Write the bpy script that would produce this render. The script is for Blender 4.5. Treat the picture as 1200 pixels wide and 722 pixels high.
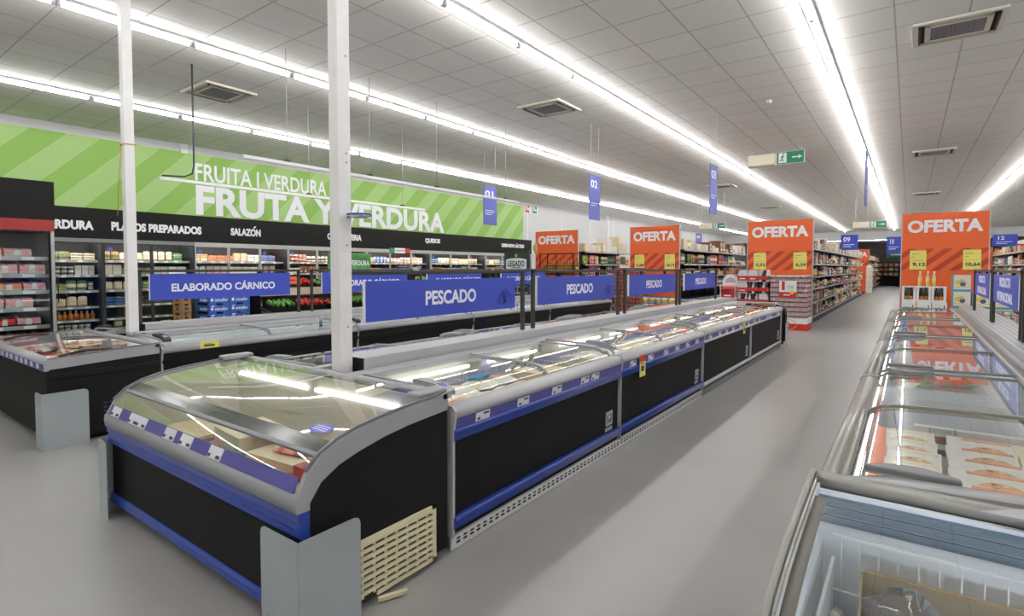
import bpy, bmesh, math, random
from mathutils import Vector, Matrix
random.seed(11)
S = bpy.context.scene
for o in list(bpy.data.objects): bpy.data.objects.remove(o)
COL = S.collection
# ------------------------------------------------------------------ camera, world, exposure
cd = bpy.data.cameras.new('camera'); cam = bpy.data.objects.new('camera', cd); COL.objects.link(cam)
cd.sensor_fit = 'HORIZONTAL'; cd.sensor_width = 36.0; cd.lens = 36.0 * 636 / 1200
cd.shift_y = (338 - 361) / 1200.0
cd.clip_start = .02; cd.clip_end = 200
cam.location = (0, 0, 1.6)
cam.rotation_euler = (math.radians(90 - 2.15), 0, math.radians(36.2))
S.camera = cam
W = bpy.data.worlds.new('world'); S.world = W; W.use_nodes = True
W.node_tree.nodes['Background'].inputs[0].default_value = (.8, .85, 1, 1)
W.node_tree.nodes['Background'].inputs[1].default_value = .05
S.view_settings.view_transform = 'Standard'; S.view_settings.look = 'None'
S.view_settings.gamma = 1; S.view_settings.use_curve_mapping = False
S.view_settings.exposure = 0.0
TUBE_STRENGTH = 36.0
S.cycles.max_bounces = 10; S.cycles.transparent_max_bounces = 24

# ------------------------------------------------------------------ materials
def lin(c):
    return tuple(((x/255)/12.92 if x/255 <= .04045 else ((x/255+.055)/1.055)**2.4) for x in c)
MATS = {}
def mat(name, rgb, rough=.5, metal=0., noise=.06, scale=6., emit=0., spec=.5, coat=0.):
    if name in MATS: return MATS[name]
    m = bpy.data.materials.new(name); m.use_nodes = True; nt = m.node_tree
    b = nt.nodes['Principled BSDF']; c = lin(rgb)
    b.inputs['Roughness'].default_value = rough; b.inputs['Metallic'].default_value = metal
    b.inputs['Specular IOR Level'].default_value = spec
    b.inputs['Coat Weight'].default_value = coat
    if noise > 0:
        tc = nt.nodes.new('ShaderNodeTexCoord'); n = nt.nodes.new('ShaderNodeTexNoise'); n.inputs['Scale'].default_value = scale
        n.inputs['Detail'].default_value = 3
        r = nt.nodes.new('ShaderNodeMixRGB'); r.inputs[1].default_value = (*[x*(1-noise) for x in c], 1); r.inputs[2].default_value = (*[min(1, x*(1+noise)) for x in c], 1)
        nt.links.new(tc.outputs['Object'], n.inputs['Vector']); nt.links.new(n.outputs['Fac'], r.inputs[0]); nt.links.new(r.outputs[0], b.inputs['Base Color'])
    else: b.inputs['Base Color'].default_value = (*c, 1)
    if emit > 0:
        b.inputs['Emission Color'].default_value = (*c, 1); b.inputs['Emission Strength'].default_value = emit
    MATS[name] = m; return m
def glass_mat(name, tint, f0=.05, rough=.0):
    m = bpy.data.materials.new(name); m.use_nodes = True; nt = m.node_tree; nt.nodes.clear()
    o = nt.nodes.new('ShaderNodeOutputMaterial'); mx = nt.nodes.new('ShaderNodeMixShader')
    t = nt.nodes.new('ShaderNodeBsdfTransparent'); t.inputs[0].default_value = (*tint, 1)
    g = nt.nodes.new('ShaderNodeBsdfGlossy'); g.inputs['Roughness'].default_value = rough; g.inputs[0].default_value = (1, 1, 1, 1)
    lw = nt.nodes.new('ShaderNodeLayerWeight'); lw.inputs['Blend'].default_value = .5
    p = nt.nodes.new('ShaderNodeMath'); p.operation = 'POWER'; p.inputs[1].default_value = 4.2
    q = nt.nodes.new('ShaderNodeMath'); q.operation = 'MULTIPLY_ADD'; q.inputs[1].default_value = 1 - f0; q.inputs[2].default_value = f0
    nt.links.new(lw.outputs['Facing'], p.inputs[0]); nt.links.new(p.outputs[0], q.inputs[0]); nt.links.new(q.outputs[0], mx.inputs[0])
    nt.links.new(t.outputs[0], mx.inputs[1]); nt.links.new(g.outputs[0], mx.inputs[2]); nt.links.new(mx.outputs[0], o.inputs[0])
    MATS[name] = m; return m

def floor_mat():
    m = mat('epoxy_floor', (158, 158, 155), .3, 0, 0); nt = m.node_tree; b = nt.nodes['Principled BSDF']
    tc = nt.nodes.new('ShaderNodeTexCoord')
    n = nt.nodes.new('ShaderNodeTexNoise'); n.inputs['Scale'].default_value = .9; n.inputs['Detail'].default_value = 6
    n2 = nt.nodes.new('ShaderNodeTexNoise'); n2.inputs['Scale'].default_value = 60; n2.inputs['Detail'].default_value = 4
    r = nt.nodes.new('ShaderNodeValToRGB'); r.color_ramp.elements[0].position = .3; r.color_ramp.elements[1].position = .7
    r.color_ramp.elements[0].color = (*lin((148, 147, 146)), 1); r.color_ramp.elements[1].color = (*lin((160, 159, 158)), 1)
    r2 = nt.nodes.new('ShaderNodeMapRange'); r2.inputs[3].default_value = .27; r2.inputs[4].default_value = .4
    bp = nt.nodes.new('ShaderNodeBump'); bp.inputs['Strength'].default_value = .04
    nt.links.new(tc.outputs['Object'], n.inputs['Vector']); nt.links.new(tc.outputs['Object'], n2.inputs['Vector'])
    nt.links.new(n.outputs['Fac'], r.inputs[0]); nt.links.new(r.outputs[0], b.inputs['Base Color'])
    nt.links.new(n.outputs['Fac'], r2.inputs[0]); nt.links.new(r2.outputs[0], b.inputs['Roughness'])
    nt.links.new(n2.outputs['Fac'], bp.inputs['Height']); nt.links.new(bp.outputs[0], b.inputs['Normal'])
    return m
def ceiling_mat():
    m = mat('ceiling_tile', (205, 204, 203), .65, 0, 0); nt = m.node_tree; b = nt.nodes['Principled BSDF']
    tc = nt.nodes.new('ShaderNodeTexCoord'); br = nt.nodes.new('ShaderNodeTexBrick')
    br.offset = 0; br.inputs['Scale'].default_value = 1; br.inputs['Brick Width'].default_value = .75; br.inputs['Row Height'].default_value = .75
    br.inputs['Mortar Size'].default_value = .011; br.inputs['Mortar Smooth'].default_value = .2; br.inputs['Bias'].default_value = -.3
    br.inputs['Color1'].default_value = (*lin((244, 240, 236)), 1); br.inputs['Color2'].default_value = (*lin((239, 235, 231)), 1); br.inputs['Mortar'].default_value = (*lin((196, 192, 188)), 1)
    bp = nt.nodes.new('ShaderNodeBump'); bp.inputs['Strength'].default_value = .3; bp.inputs['Distance'].default_value = .01
    mp = nt.nodes.new('ShaderNodeMapping'); mp.inputs['Location'].default_value = (.22, .1, 0)
    nt.links.new(tc.outputs['Object'], mp.inputs[0]); nt.links.new(mp.outputs[0], br.inputs['Vector']); nt.links.new(br.outputs['Color'], b.inputs['Base Color'])
    nt.links.new(br.outputs['Fac'], bp.inputs['Height']); nt.links.new(bp.outputs[0], b.inputs['Normal'])
    return m
def banner_mat(name, c1, c2, axis_scale, swap='YZ', ratio=1.0, off=0.0, duty=.5):
    # diagonal stripes printed on a banner, in object space
    m = mat(name, c1, .55, 0, 0); nt = m.node_tree; b = nt.nodes['Principled BSDF']
    tc = nt.nodes.new('ShaderNodeTexCoord'); sp = nt.nodes.new('ShaderNodeSeparateXYZ'); nt.links.new(tc.outputs['Object'], sp.inputs[0])
    a = nt.nodes.new('ShaderNodeMath'); a.operation = 'MULTIPLY_ADD'; a.inputs[1].default_value = -ratio
    nt.links.new(sp.outputs[swap[1]], a.inputs[0]); nt.links.new(sp.outputs[swap[0]], a.inputs[2])
    d = nt.nodes.new('ShaderNodeMath'); d.operation = 'MULTIPLY_ADD'; d.inputs[1].default_value = 1/axis_scale; d.inputs[2].default_value = off
    nt.links.new(a.outputs[0], d.inputs[0])
    f = nt.nodes.new('ShaderNodeMath'); f.operation = 'FRACT'; nt.links.new(d.outputs[0], f.inputs[0])
    g = nt.nodes.new('ShaderNodeMath'); g.operation = 'GREATER_THAN'; g.inputs[1].default_value = duty; nt.links.new(f.outputs[0], g.inputs[0])
    mx = nt.nodes.new('ShaderNodeMixRGB'); mx.inputs[1].default_value = (*lin(c1), 1); mx.inputs[2].default_value = (*lin(c2), 1)
    nt.links.new(g.outputs[0], mx.inputs[0]); nt.links.new(mx.outputs[0], b.inputs['Base Color'])
    return m
GLASS = glass_mat('lid_glass', (.92, .95, .93), .07)
PANE = glass_mat('door_glass', (.96, .98, .97), .04)
FILM = glass_mat('clear_film', (.93, .93, .95), .12, .15)
M_FLOOR = floor_mat(); M_CEIL = ceiling_mat()
M_TUBE = mat('tube_light', (253, 253, 250), .4, 0, 0, emit=TUBE_STRENGTH)
WHITE = mat('white_paint', (240, 239, 239), .45); WALL = mat('wall_paint', (205, 205, 207), .7, noise=.03, scale=2)
BLACK = mat('black_panel', (20, 19, 19), .65, noise=.12, scale=14, spec=.25); DARK = mat('dark_metal', (62, 60, 58), .45, .3)
CHAR = mat('charcoal_shelf', (48, 50, 58), .5); GREY = mat('grey_trim', (160, 161, 164), .38, noise=.03)
LGREY = mat('light_grey_trim', (190, 190, 192), .4, noise=.03); MGREY = mat('mid_grey_trim', (120, 121, 124), .4)
OLIVE = mat('warm_grey_trim', (140, 139, 133), .3, .2)
GALV = mat('galvanised_steel', (182, 190, 194), .42, .4, .12, 3.)
BLUE = mat('sign_blue', (52, 72, 178), .5, noise=.03); BUMP = mat('bumper_blue', (36, 62, 150), .3, noise=.05, coat=.3)
VIOLET = mat('price_rail_violet', (80, 76, 150), .35); SIGNTXT = mat('sign_lettering', (238, 238, 245), .5, noise=0)
PVIOLET = mat('flag_violet', (88, 96, 178), .5, noise=.03)
LABELW = mat('ticket_white', (228, 228, 236), .5, noise=0); INK = mat('ticket_ink', (70, 68, 76), .6, noise=0)
ORANGE = mat('offer_orange', (226, 98, 44), .5, noise=.02); YELLOW = mat('offer_yellow', (232, 226, 118), .5, noise=.03)
CREAM = mat('cream_plastic', (222, 212, 178), .5); LINER = mat('freezer_liner', (226, 230, 236), .45, noise=.02)
CLINER = mat('cream_liner', (206, 202, 186), .5, noise=.03)
KRAFT = mat('kraft_card', (176, 142, 98), .75, noise=.08); TAUPE = mat('taupe_card', (150, 135, 112), .75, noise=.08)
WIRE = mat('white_wire', (228, 230, 232), .4, noise=0); RED = mat('red_print', (200, 44, 40), .5); GREEN = mat('green_print', (30, 130, 96), .5)
STEEL = mat('silver_trim', (176, 176, 174), .35, .4); BEIGE = mat('beige_front', (196, 184, 162), .6)
NAVY = mat('navy_shelf', (38, 42, 66), .5)
STRIPE = banner_mat('offer_stripes', (226, 98, 44), (178, 62, 36), .34, 'XZ', 1.15, .1, .52)
LIME = banner_mat('green_stripes', (134, 176, 78), (160, 194, 118), 1.25, 'YZ', 1.0, .2, .5)

# ------------------------------------------------------------------ mesh builder
class MB:
    def __init__(s): s.v = []; s.f = []; s.m = []; s.sm = []; s.mats = []
    def mi(s, m):
        if m not in s.mats: s.mats.append(m)
        return s.mats.index(m)
    def add(s, vs, fs, m, smooth=False):
        n = len(s.v); i = s.mi(m); s.v += [tuple(v) for v in vs]
        for f in fs: s.f.append([n+k for k in f]); s.m.append(i); s.sm.append(smooth)
        return s
    def box(s, x0, y0, z0, x1, y1, z1, m):
        x0, x1 = sorted((x0, x1)); y0, y1 = sorted((y0, y1)); z0, z1 = sorted((z0, z1))
        vs = [(x, y, z) for z in (z0, z1) for y in (y0, y1) for x in (x0, x1)]
        return s.add(vs, [(0, 2, 3, 1), (4, 5, 7, 6), (0, 1, 5, 4), (2, 6, 7, 3), (0, 4, 6, 2), (1, 3, 7, 5)], m)
    def prism(s, pts, axis, a0, a1, m, smooth=False, cap=True):
        n = len(pts)
        def P(p, a):
            return {'x': (a, p[0], p[1]), 'y': (p[0], a, p[1]), 'z': (p[0], p[1], a)}[axis]
        vs = [P(p, a0) for p in pts] + [P(p, a1) for p in pts]
        s.add(vs, [(i, (i+1) % n, n+(i+1) % n, n+i) for i in range(n)], m, smooth)
        if cap:
            k = len(s.v) - 2*n; i0 = s.mi(m)
            s.f.append([k+i for i in range(n)]); s.f.append([k+n+i for i in range(n)]); s.m += [i0, i0]; s.sm += [False, False]
        return s
    def band(s, pts, axis, a0, a1, th, m, smooth=True):
        # a curved strip of thickness th following an open polyline
        off = []
        for i, p in enumerate(pts):
            a = pts[max(0, i-1)]; b = pts[min(len(pts)-1, i+1)]
            dx, dy = b[0]-a[0], b[1]-a[1]; l = math.hypot(dx, dy) or 1
            off.append((p[0]+dy/l*th, p[1]-dx/l*th))
        return s.prism(list(pts)+off[::-1], axis, a0, a1, m, smooth)
    def sheet(s, pts, axis, a0, a1, m, smooth=True):
        n = len(pts)
        def P(p, a): return {'x': (a, p[0], p[1]), 'y': (p[0], a, p[1])}[axis]
        return s.add([P(p, a0) for p in pts]+[P(p, a1) for p in pts], [(i, i+1, n+i+1, n+i) for i in range(n-1)], m, smooth)
    def lathe(s, prof, c=(0, 0, 0), n=10, m=None, smooth=True):
        vs = []; k = len(prof)
        for r, z in prof:
            for j in range(n):
                a = 2*math.pi*j/n; vs.append((c[0]+r*math.cos(a), c[1]+r*math.sin(a), c[2]+z))
        fs = [(i*n+j, i*n+(j+1) % n, (i+1)*n+(j+1) % n, (i+1)*n+j) for i in range(k-1) for j in range(n)]
        s.add(vs, fs, m, smooth); b = len(s.v)-k*n; i0 = s.mi(m)
        s.f.append([b+j for j in range(n)]); s.f.append([b+(k-1)*n+j for j in range(n)]); s.m += [i0, i0]; s.sm += [False, False]
        return s
    def tube(s, pts, r, m, n=6, smooth=True):
        pts = [Vector(p) for p in pts]; vs = []
        for i, p in enumerate(pts):
            d = (pts[min(i+1, len(pts)-1)]-pts[max(0, i-1)]).normalized()
            u = d.orthogonal().normalized() if i == 0 else (u - d*u.dot(d)).normalized()
            w = d.cross(u)
            for j in range(n):
                a = 2*math.pi*j/n; vs.append(p+u*math.cos(a)*r+w*math.sin(a)*r)
        k = len(pts)
        s.add(vs, [(i*n+j, i*n+(j+1) % n, (i+1)*n+(j+1) % n, (i+1)*n+j) for i in range(k-1) for j in range(n)], m, smooth)
        b = len(s.v)-k*n; i0 = s.mi(m)
        s.f.append([b+j for j in range(n)]); s.f.append([b+(k-1)*n+j for j in range(n)]); s.m += [i0, i0]; s.sm += [False, False]
        return s
    def text(s, body, c, right, up, w, h, m, depth=.004, bold=.02):
        vs, fs = glyphs(body, bold)
        xs = [v[0] for v in vs]; ys = [v[1] for v in vs]; x0, x1, y0, y1 = min(xs), max(xs), min(ys), max(ys)
        R = Vector(right); U = Vector(up); N = R.cross(U); C = Vector(c); out = []
        sx = w/(x1-x0); sy = (h/(y1-y0)) if h else sx
        for v in vs: out.append(C + R*((v[0]-(x0+x1)/2)*sx) + U*((v[1]-(y0+y1)/2)*sy) + N*(v[2]*depth))
        return s.add(out, fs, m)
    def mesh(s, name='mesh', bevel=0., seg=2, norm=True):
        me = bpy.data.meshes.new(name); me.from_pydata(s.v, [], s.f)
        for m in s.mats: me.materials.append(m)
        for p, i, q in zip(me.polygons, s.m, s.sm): p.material_index = i; p.use_smooth = q
        if norm or bevel:
            b = bmesh.new(); b.from_mesh(me)
            if bevel:
                bmesh.ops.remove_doubles(b, verts=b.verts, dist=1e-6)
                ed = [e for e in b.edges if len(e.link_faces) == 2 and e.calc_face_angle(0) > .6]
                bmesh.ops.bevel(b, geom=ed, offset=bevel, segments=seg, profile=.5, affect='EDGES', clamp_overlap=True)
            bmesh.ops.recalc_face_normals(b, faces=b.faces); b.to_mesh(me); b.free()
        return me
    def build(s, name, parent=None, bevel=0., loc=None, norm=True, seg=2):
        return obj(name, s.mesh(name, bevel, seg, norm), parent, loc)
_G = {}
def glyphs(body, bold):
    k = (body, bold)
    if k not in _G:
        c = bpy.data.curves.new('font', 'FONT'); c.body = body; c.offset = bold; c.extrude = .5; c.resolution_u = 4; c.space_line = .95; c.align_x = 'LEFT'
        o = bpy.data.objects.new('font', c); COL.objects.link(o); dg = bpy.context.evaluated_depsgraph_get(); dg.update()
        me = bpy.data.meshes.new_from_object(o.evaluated_get(dg))
        _G[k] = ([tuple(v.co) for v in me.vertices], [tuple(p.vertices) for p in me.polygons])
        bpy.data.objects.remove(o); bpy.data.meshes.remove(me); bpy.data.curves.remove(c)
    return _G[k]
def obj(name, me, parent=None, loc=None):
    o = bpy.data.objects.new(name, me); COL.objects.link(o)
    if parent: o.parent = parent
    if loc: o.location = loc
    return o
LABELS = {}
def tag(o, label, cat, group=None):
    if len(label.split()) > 16 or len(label.split()) < 4: print('LABEL LENGTH', label)
    if label in LABELS: print('DUP LABEL', label)
    LABELS[label] = 1
    o['label'] = label; o['category'] = cat
    if group: o['group'] = group
    return o
def thing(name, label, cat, loc=(0, 0, 0), rz=0., group=None):
    o = bpy.data.objects.new(name, None); COL.objects.link(o); o.empty_display_size = .1
    o.location = loc; o.rotation_euler = (0, 0, rz)
    return tag(o, label, cat, group)
def struct(o): o['kind'] = 'structure'; return o
def copy_tree(o, parent=None):
    c = o.copy(); COL.objects.link(c)
    if parent: c.parent = parent
    for ch in o.children: copy_tree(ch, c)
    return c
_ones = 'first second third fourth fifth sixth seventh eighth ninth tenth eleventh twelfth thirteenth fourteenth fifteenth sixteenth seventeenth eighteenth nineteenth'.split()
_t = {2: 'twent', 3: 'thirt', 4: 'fort', 5: 'fift', 6: 'sixt', 7: 'sevent', 8: 'eight', 9: 'ninet'}
def nth(n):
    if n < 20: return _ones[n-1]
    return _t[n//10]+'ieth' if n % 10 == 0 else _t[n//10]+'y-'+_ones[n % 10-1]
X, Y, Z = Vector((1, 0, 0)), Vector((0, 1, 0)), Vector((0, 0, 1))

# ------------------------------------------------------------------ the setting
ZC = 4.78
struct(MB().box(-15.4, -7, -.1, 15, 75, 0, M_FLOOR).build('floor'))
struct(MB().box(-15.4, -7, ZC, 15, 56, ZC+.1, M_CEIL).build('ceiling'))
struct(MB().box(-15.4, 56.3, 4.4, 15, 75, 4.5, M_CEIL).build('ceiling_back'))
struct(MB().box(-15.4, 56, 4.0, 15, 56.3, ZC+.1, WALL).build('trim_1'))
lw = MB().box(-15.4, -7, 0, -15.16, 75, ZC+.1, WALL)
for i in range(14): lw.box(-15.16, 22+i*3.2, 0, -15.15, 22.04+i*3.2, ZC, WHITE)
lw.box(-15.16, 6.3, 4.55, -15.1, 6.46, ZC, WHITE)
struct(lw.build('wall_left'))
struct(MB().box(15, -7, 0, 15.2, 75, ZC+.1, WALL).build('wall_right'))
struct(MB().box(-15.4, 75, 0, 15.2, 75.2, ZC+.1, mat('back_wall', (120, 118, 114), .7)).build('wall_back'))
struct(MB().box(-15.4, -7.2, 0, 15.2, -7, ZC+.1, WALL).build('wall_front'))

# ------------------------------------------------------------------ ceiling lights
def make_batten(lab, grp, loc):
    t = thing('fluorescent_light', lab, 'ceiling light', loc, 0, grp)
    return t
hb = MB().prism([(-.06, 0), (-.055, -.035), (.055, -.035), (.06, 0)], 'y', -.75, .75, WHITE).box(-.022, -.748, -.095, .022, -.705, -.035, LGREY).box(-.022, .705, -.095, .022, .748, -.035, LGREY).mesh('housing')
tbm = MB().tube([(0, -.704, -.068), (0, .704, -.068)], .028, M_TUBE, 8).mesh('tube')
LINES = [(-12.2, 'nearest the green banner'), (-8.15, 'over the meat island'), (-4.5, 'over the fish island'), (-1.06, 'over the main aisle'), (2.78, 'right of the main aisle'), (8.2, 'farthest right')]
for lx, where in LINES:
    for i in range(40):
        y = -5.0 + i*1.505 + .3*(lx < -8)
        t = thing('fluorescent_light', 'lit tube batten, %s from the near end, ceiling row %s' % (nth(i+1), where), 'ceiling light', (lx, y, ZC), 0, 'tube lights in continuous ceiling rows')
        obj('housing', hb, t); obj('tube', tbm, t)
for i in range(9):
    t = thing('fluorescent_light', 'lit tube batten behind the soffit, %s from the left' % nth(i+1), 'ceiling light', (-7+i*1.505, 64, 4.4), math.pi/2, 'tube lights beyond the soffit')
    obj('housing', hb, t); obj('tube', tbm, t)

# ------------------------------------------------------------------ air conditioning cassettes, signs on the ceiling, rails
CASS = mat('cassette_white', (232, 226, 212), .5)
def cassette(x, y, w, d, label):
    t = thing('ceiling_cassette', label, 'air conditioner', (x, y, ZC), 0, 'ceiling cassettes')
    b = MB()
    for a in [(-w/2, -d/2, w/2, -d/2+.06), (-w/2, d/2-.06, w/2, d/2), (-w/2, -d/2+.06, -w/2+.06, d/2-.06), (w/2-.06, -d/2+.06, w/2, d/2-.06), (-w/2+.15, -d/2+.14, w/2-.15, -d/2+.2), (-w/2+.15, d/2-.2, w/2-.15, d/2-.14), (-w/2+.13, -d/2+.14, -w/2+.19, d/2-.14), (w/2-.19, -d/2+.14, w/2-.13, d/2-.14)]:
        b.box(a[0], a[1], -.035, a[2], a[3], 0, CASS)
    b.build('panel_frame', t, .004)
    MB().box(-w/2+.02, -d/2+.02, -.006, w/2-.02, d/2-.02, 0, mat('vent_dark', (40, 38, 36), .8)).build('vent_opening', t)
    g = MB()
    gx = w/2-.19; gy = d/2-.2
    n = 13
    for i in range(n): g.box(-gx, -gy+2*gy*i/(n-1)-.006, -.03, gx, -gy+2*gy*i/(n-1)+.006, -.012, GREY)
    for i in range(13): g.box(-gx+2*gx*i/12-.004, -gy, -.028, -gx+2*gx*i/12+.004, gy, -.014, GREY)
    g.build('intake_grille', t)
    for sx in (-1, 1):
        MB().box(sx*(w/2-.075)-.012, -d/2+.14, -.042, sx*(w/2-.075)+.012, d/2-.14, -.035, DARK).build('louvre', t)
    for sy in (-1, 1):
        MB().box(-w/2+.16, sy*(d/2-.09)-.012, -.032, w/2-.16, sy*(d/2-.09)+.012, -.012, CASS).build('louvre', t)
for a in [(.44, 9.35, .95, .88, 'cream ceiling cassette, largest, at the top right'), (-5.85, 9.25, .95, .9, 'cream ceiling cassette between the two middle light rows'),
          (-10.15, 4.9, .95, .9, 'cream ceiling cassette above the green fruit banner, left'), (.47, 18.95, .95, .9, 'cream ceiling cassette behind the nearest one on the right'),
          (.5, 29.2, .95, .9, 'cream ceiling cassette third back above the main aisle'), (.5, 39, .95, .9, 'cream ceiling cassette farthest back, just above the offer board'),
          (-5.95, 21.9, .95, .9, 'cream ceiling cassette beside the flag numbered 03'), (-5.95, 31, .95, .9, 'cream ceiling cassette far back left of the third offer board')]:
    cassette(*a)
t = thing('smoke_detector', 'small white smoke detector on the ceiling tiles left of the main light row', 'detector', (-2.22, 11.3, ZC))
MB().lathe([(.05, -.001), (.05, -.02), (.03, -.05), (.02, -.055)], n=12, m=WHITE).build('housing', t); MB().lathe([(.06, 0), (.06, -.008)], n=12, m=LGREY).build('base', t)
def exit_sign(x, y, z, s, lab1, lab2, ax=X):
    t = thing('exit_sign', lab1, 'exit sign', (x, y, z))
    MB().box(-.26*s, -.02, -.13*s, .26*s, .02, .13*s, WHITE).build('panel', t)
    f = MB().box(-.25*s, -.026, -.12*s, .25*s, -.02, .12*s, GREEN)
    f.build('sign_face', t)
    p = MB()
    p.box(.03*s, -.03, -.012*s, .17*s, -.026, .012*s, WHITE).prism([(.15*s, -.04*s), (.22*s, 0), (.15*s, .04*s)], 'y', -.03, -.026, WHITE)
    p.box(-.22*s, -.028, -.1*s, -.07*s, -.026, .1*s, WHITE).build('arrow', t)
    q = MB().prism([(-.15*s, -.02*s), (-.11*s, .04*s), (-.15*s, .05*s), (-.18*s, .01*s)], 'y', -.031, -.028, GREEN)
    q.lathe([(.018*s, -.029), (.018*s, -.031)], (0, 0, 0), 8, GREEN) if 0 else None
    q.prism([(-.13*s+.016*s*math.cos(k), .075*s+.016*s*math.sin(k)) for k in [i*math.pi/4 for i in range(8)]], 'y', -.031, -.028, GREEN)
    q.prism([(-.15*s, -.02*s), (-.135*s, -.02*s), (-.12*s, -.08*s), (-.135*s, -.085*s)], 'y', -.031, -.028, GREEN)
    q.prism([(-.15*s, -.02*s), (-.165*s, -.06*s), (-.2*s, -.07*s), (-.195*s, -.05*s), (-.17*s, -.02*s)], 'y', -.031, -.028, GREEN)
    q.build('running_figure', t)
    h = MB()
    for sx in (-.2*s, .2*s): h.tube([(sx, 0, .13*s), (sx, 0, ZC-z)], .006, WHITE)
    h.build('hanger', t)
    e = thing('emergency_light', lab2, 'emergency light', (x-.55*s, y, z-.01))
    MB().prism([(-.06, -.1*s), (.02, -.13*s), (.05, -.05*s), (.05, .12*s), (-.06, .12*s)], 'x', -.26*s, .26*s, mat('lamp_cream', (226, 218, 196), .5)).build('diffuser', e, .006)
    MB().box(-.27*s, .05, -.13*s, .27*s, .075, .13*s, WHITE).build('housing', e)
    h = MB()
    for sx in (-.2*s, .2*s): h.tube([(sx, .06, .12*s), (sx, .06, ZC-z+.01)], .006, WHITE)
    h.build('hanger', e)
exit_sign(-2.6, 16.0, 4.52, 1.28, 'green running man exit sign with right arrow, nearest of the ceiling signs', 'cream emergency light box beside the nearest green exit sign')
exit_sign(-1.2, 30, 3.6, 1.2, 'green exit sign with arrow farther down the main aisle', 'cream emergency light box beside the far main aisle exit sign')
exit_sign(-6.6, 24, 3.4, 1.0, 'green exit sign over the second offer aisle', 'cream emergency light box over the second offer aisle')
for nm, y0, c, lab in (('fire_sign', 21.75, RED, 'small red fire equipment sign on the left wall beyond the green banner'), ('wall_exit_sign', 22.4, GREEN, 'small green exit sign on the left wall beyond the green banner')):
    t = thing(nm, lab, 'sign', (-15.16, y0, 4.28))
    MB().box(0, 0, 0, .02, .5, .42, WHITE).build('plate', t)
    MB().box(.02, .03, .03, .025, .39, .39, c).build('sign_face', t)
    MB().box(.025, .08, .17, .028, .3, .22, WHITE).prism([(.27, .1), (.36, .195), (.27, .3)], 'x', .025, .028, WHITE).box(.025, .09, .24, .028, .2, .36, WHITE).build('pictogram', t)

def flag(x, y, z1, h, w, num, lab, lines):
    t = thing('aisle_flag', lab, 'sign', (x, y, z1), 0, 'hanging aisle number signs')
    MB().box(-.008, 0, -h, .008, w, 0, PVIOLET).build('panel', t)
    L = MB()
    for s in (1, -1):
        R = Y*s; px = .009*s
        L.text(num, (px, w/2 - s*w*.08, -h*.2), R, Z, w*.62, h*.17, SIGNTXT, .003)
        for k in range(lines):
            L.box(px, w/2-s*w*.38, -h*(.62+.05*k)-.012, px+.002*s, w/2+s*w*(.3-.2*(k == lines-1)), -h*(.62+.05*k), SIGNTXT)
    L.build('lettering', t, norm=False)
    H = MB()
    for yy in (.06, w-.06): H.tube([(0, yy, 0), (0, yy, ZC-z1)], .003, WIRE, 4)
    H.build('hanging_wire', t)
flag(-8.85, 10.85, 3.72, 1.0, .55, '01', 'violet hanging aisle flag numbered 01', 3)
flag(-5.75, 10.75, 3.68, 1.0, .5, '02', 'violet hanging aisle flag numbered 02', 2)
flag(-3.3, 11.3, 3.72, 1.0, .5, '03', 'violet hanging aisle flag numbered 03', 2)
flag(-.7, 12.1, 3.78, 1.0, .5, '04', 'violet hanging aisle flag seen edge on above the main aisle', 2)
flag(-7.55, 19.5, 3.1, .75, .8, '06', 'violet hanging aisle flag just right of the second offer board', 2)
flag(-7.45, 23.6, 3.1, .75, .8, '07', 'violet hanging aisle flag second to the right of the second offer board', 2)
def cross_flag(x, y, z1, w, h, num, lab):
    t = thing('aisle_flag', lab, 'sign', (x, y, z1), 0, 'far hanging aisle signs')
    MB().box(-w/2, -.008, -h, w/2, .008, 0, BLUE).build('panel', t)
    L = MB().text(num, (-w*.15, -.009, -h*.3), X, Z, w*(.4 if num == '09' else .26), h*.32, SIGNTXT, .004)
    for k in range(2): L.box(-w*.35, -.011, -h*(.66+.13*k), w*(.3-.2*k), -.009, -h*(.62+.13*k), SIGNTXT)
    L.build('lettering', t, norm=False)
    H = MB()
    for s in (-1, 1): H.tube([(s*w*.4, 0, 0), (s*w*.4, 0, ZC-z1)], .004, WIRE, 4)
    H.build('hanging_wire', t)
cross_flag(-2.0, 26, 2.95, .6, .62, '09', 'blue hanging sign numbered 09 far down the aisle')
cross_flag(-.5, 26, 2.82, .5, .62, '10', 'blue hanging sign numbered 10 over the main aisle')
cross_flag(2.72, 26, 2.8, .66, .42, '12', 'blue hanging sign numbered 12 right of the last offer board')

# suspended lighting rails over the produce
def rail(x, z, y0, y1, wires, label):
    t = thing('suspended_rail', label, 'rail', (x, y0, z), 0, 'suspended white rails')
    MB().box(-.02, 0, 0, .02, y1-y0, .045, WHITE).build('track', t)
    w = MB()
    for y in wires: w.tube([(0, y-y0, .045), (0, y-y0, ZC-z)], .006, LGREY, 5)
    w.build('hanging_wire', t)
    if len(wires) > 1:
        b = MB()
        for y in wires: b.box(-.03, y-y0-.04, .045, .03, y-y0+.04, .075, DARK)
        b.build('bracket', t)
rail(-9.4, 2.97, 3.6, 9.3, [6.2, 8.6], 'slim white suspended rail crossing the large banner lettering, longer wires')
rail(-7.35, 3.1, 3.85, 10.3, [4.5, 6.0, 7.6, 9.8], 'slim white suspended rail in front of the 01 flag')
tag(MB().tube([(-9.1, 3.98, ZC), (-9.1, 3.98, 3.2), (-9.12, 3.96, 3.08), (-9.2, 3.88, 3.03), (-9.35, 3.62, 3.03)], .014, CHAR, 6).build('power_cable'), 'dark power cable hanging in a hook down to the suspended rail', 'cable')

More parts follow.
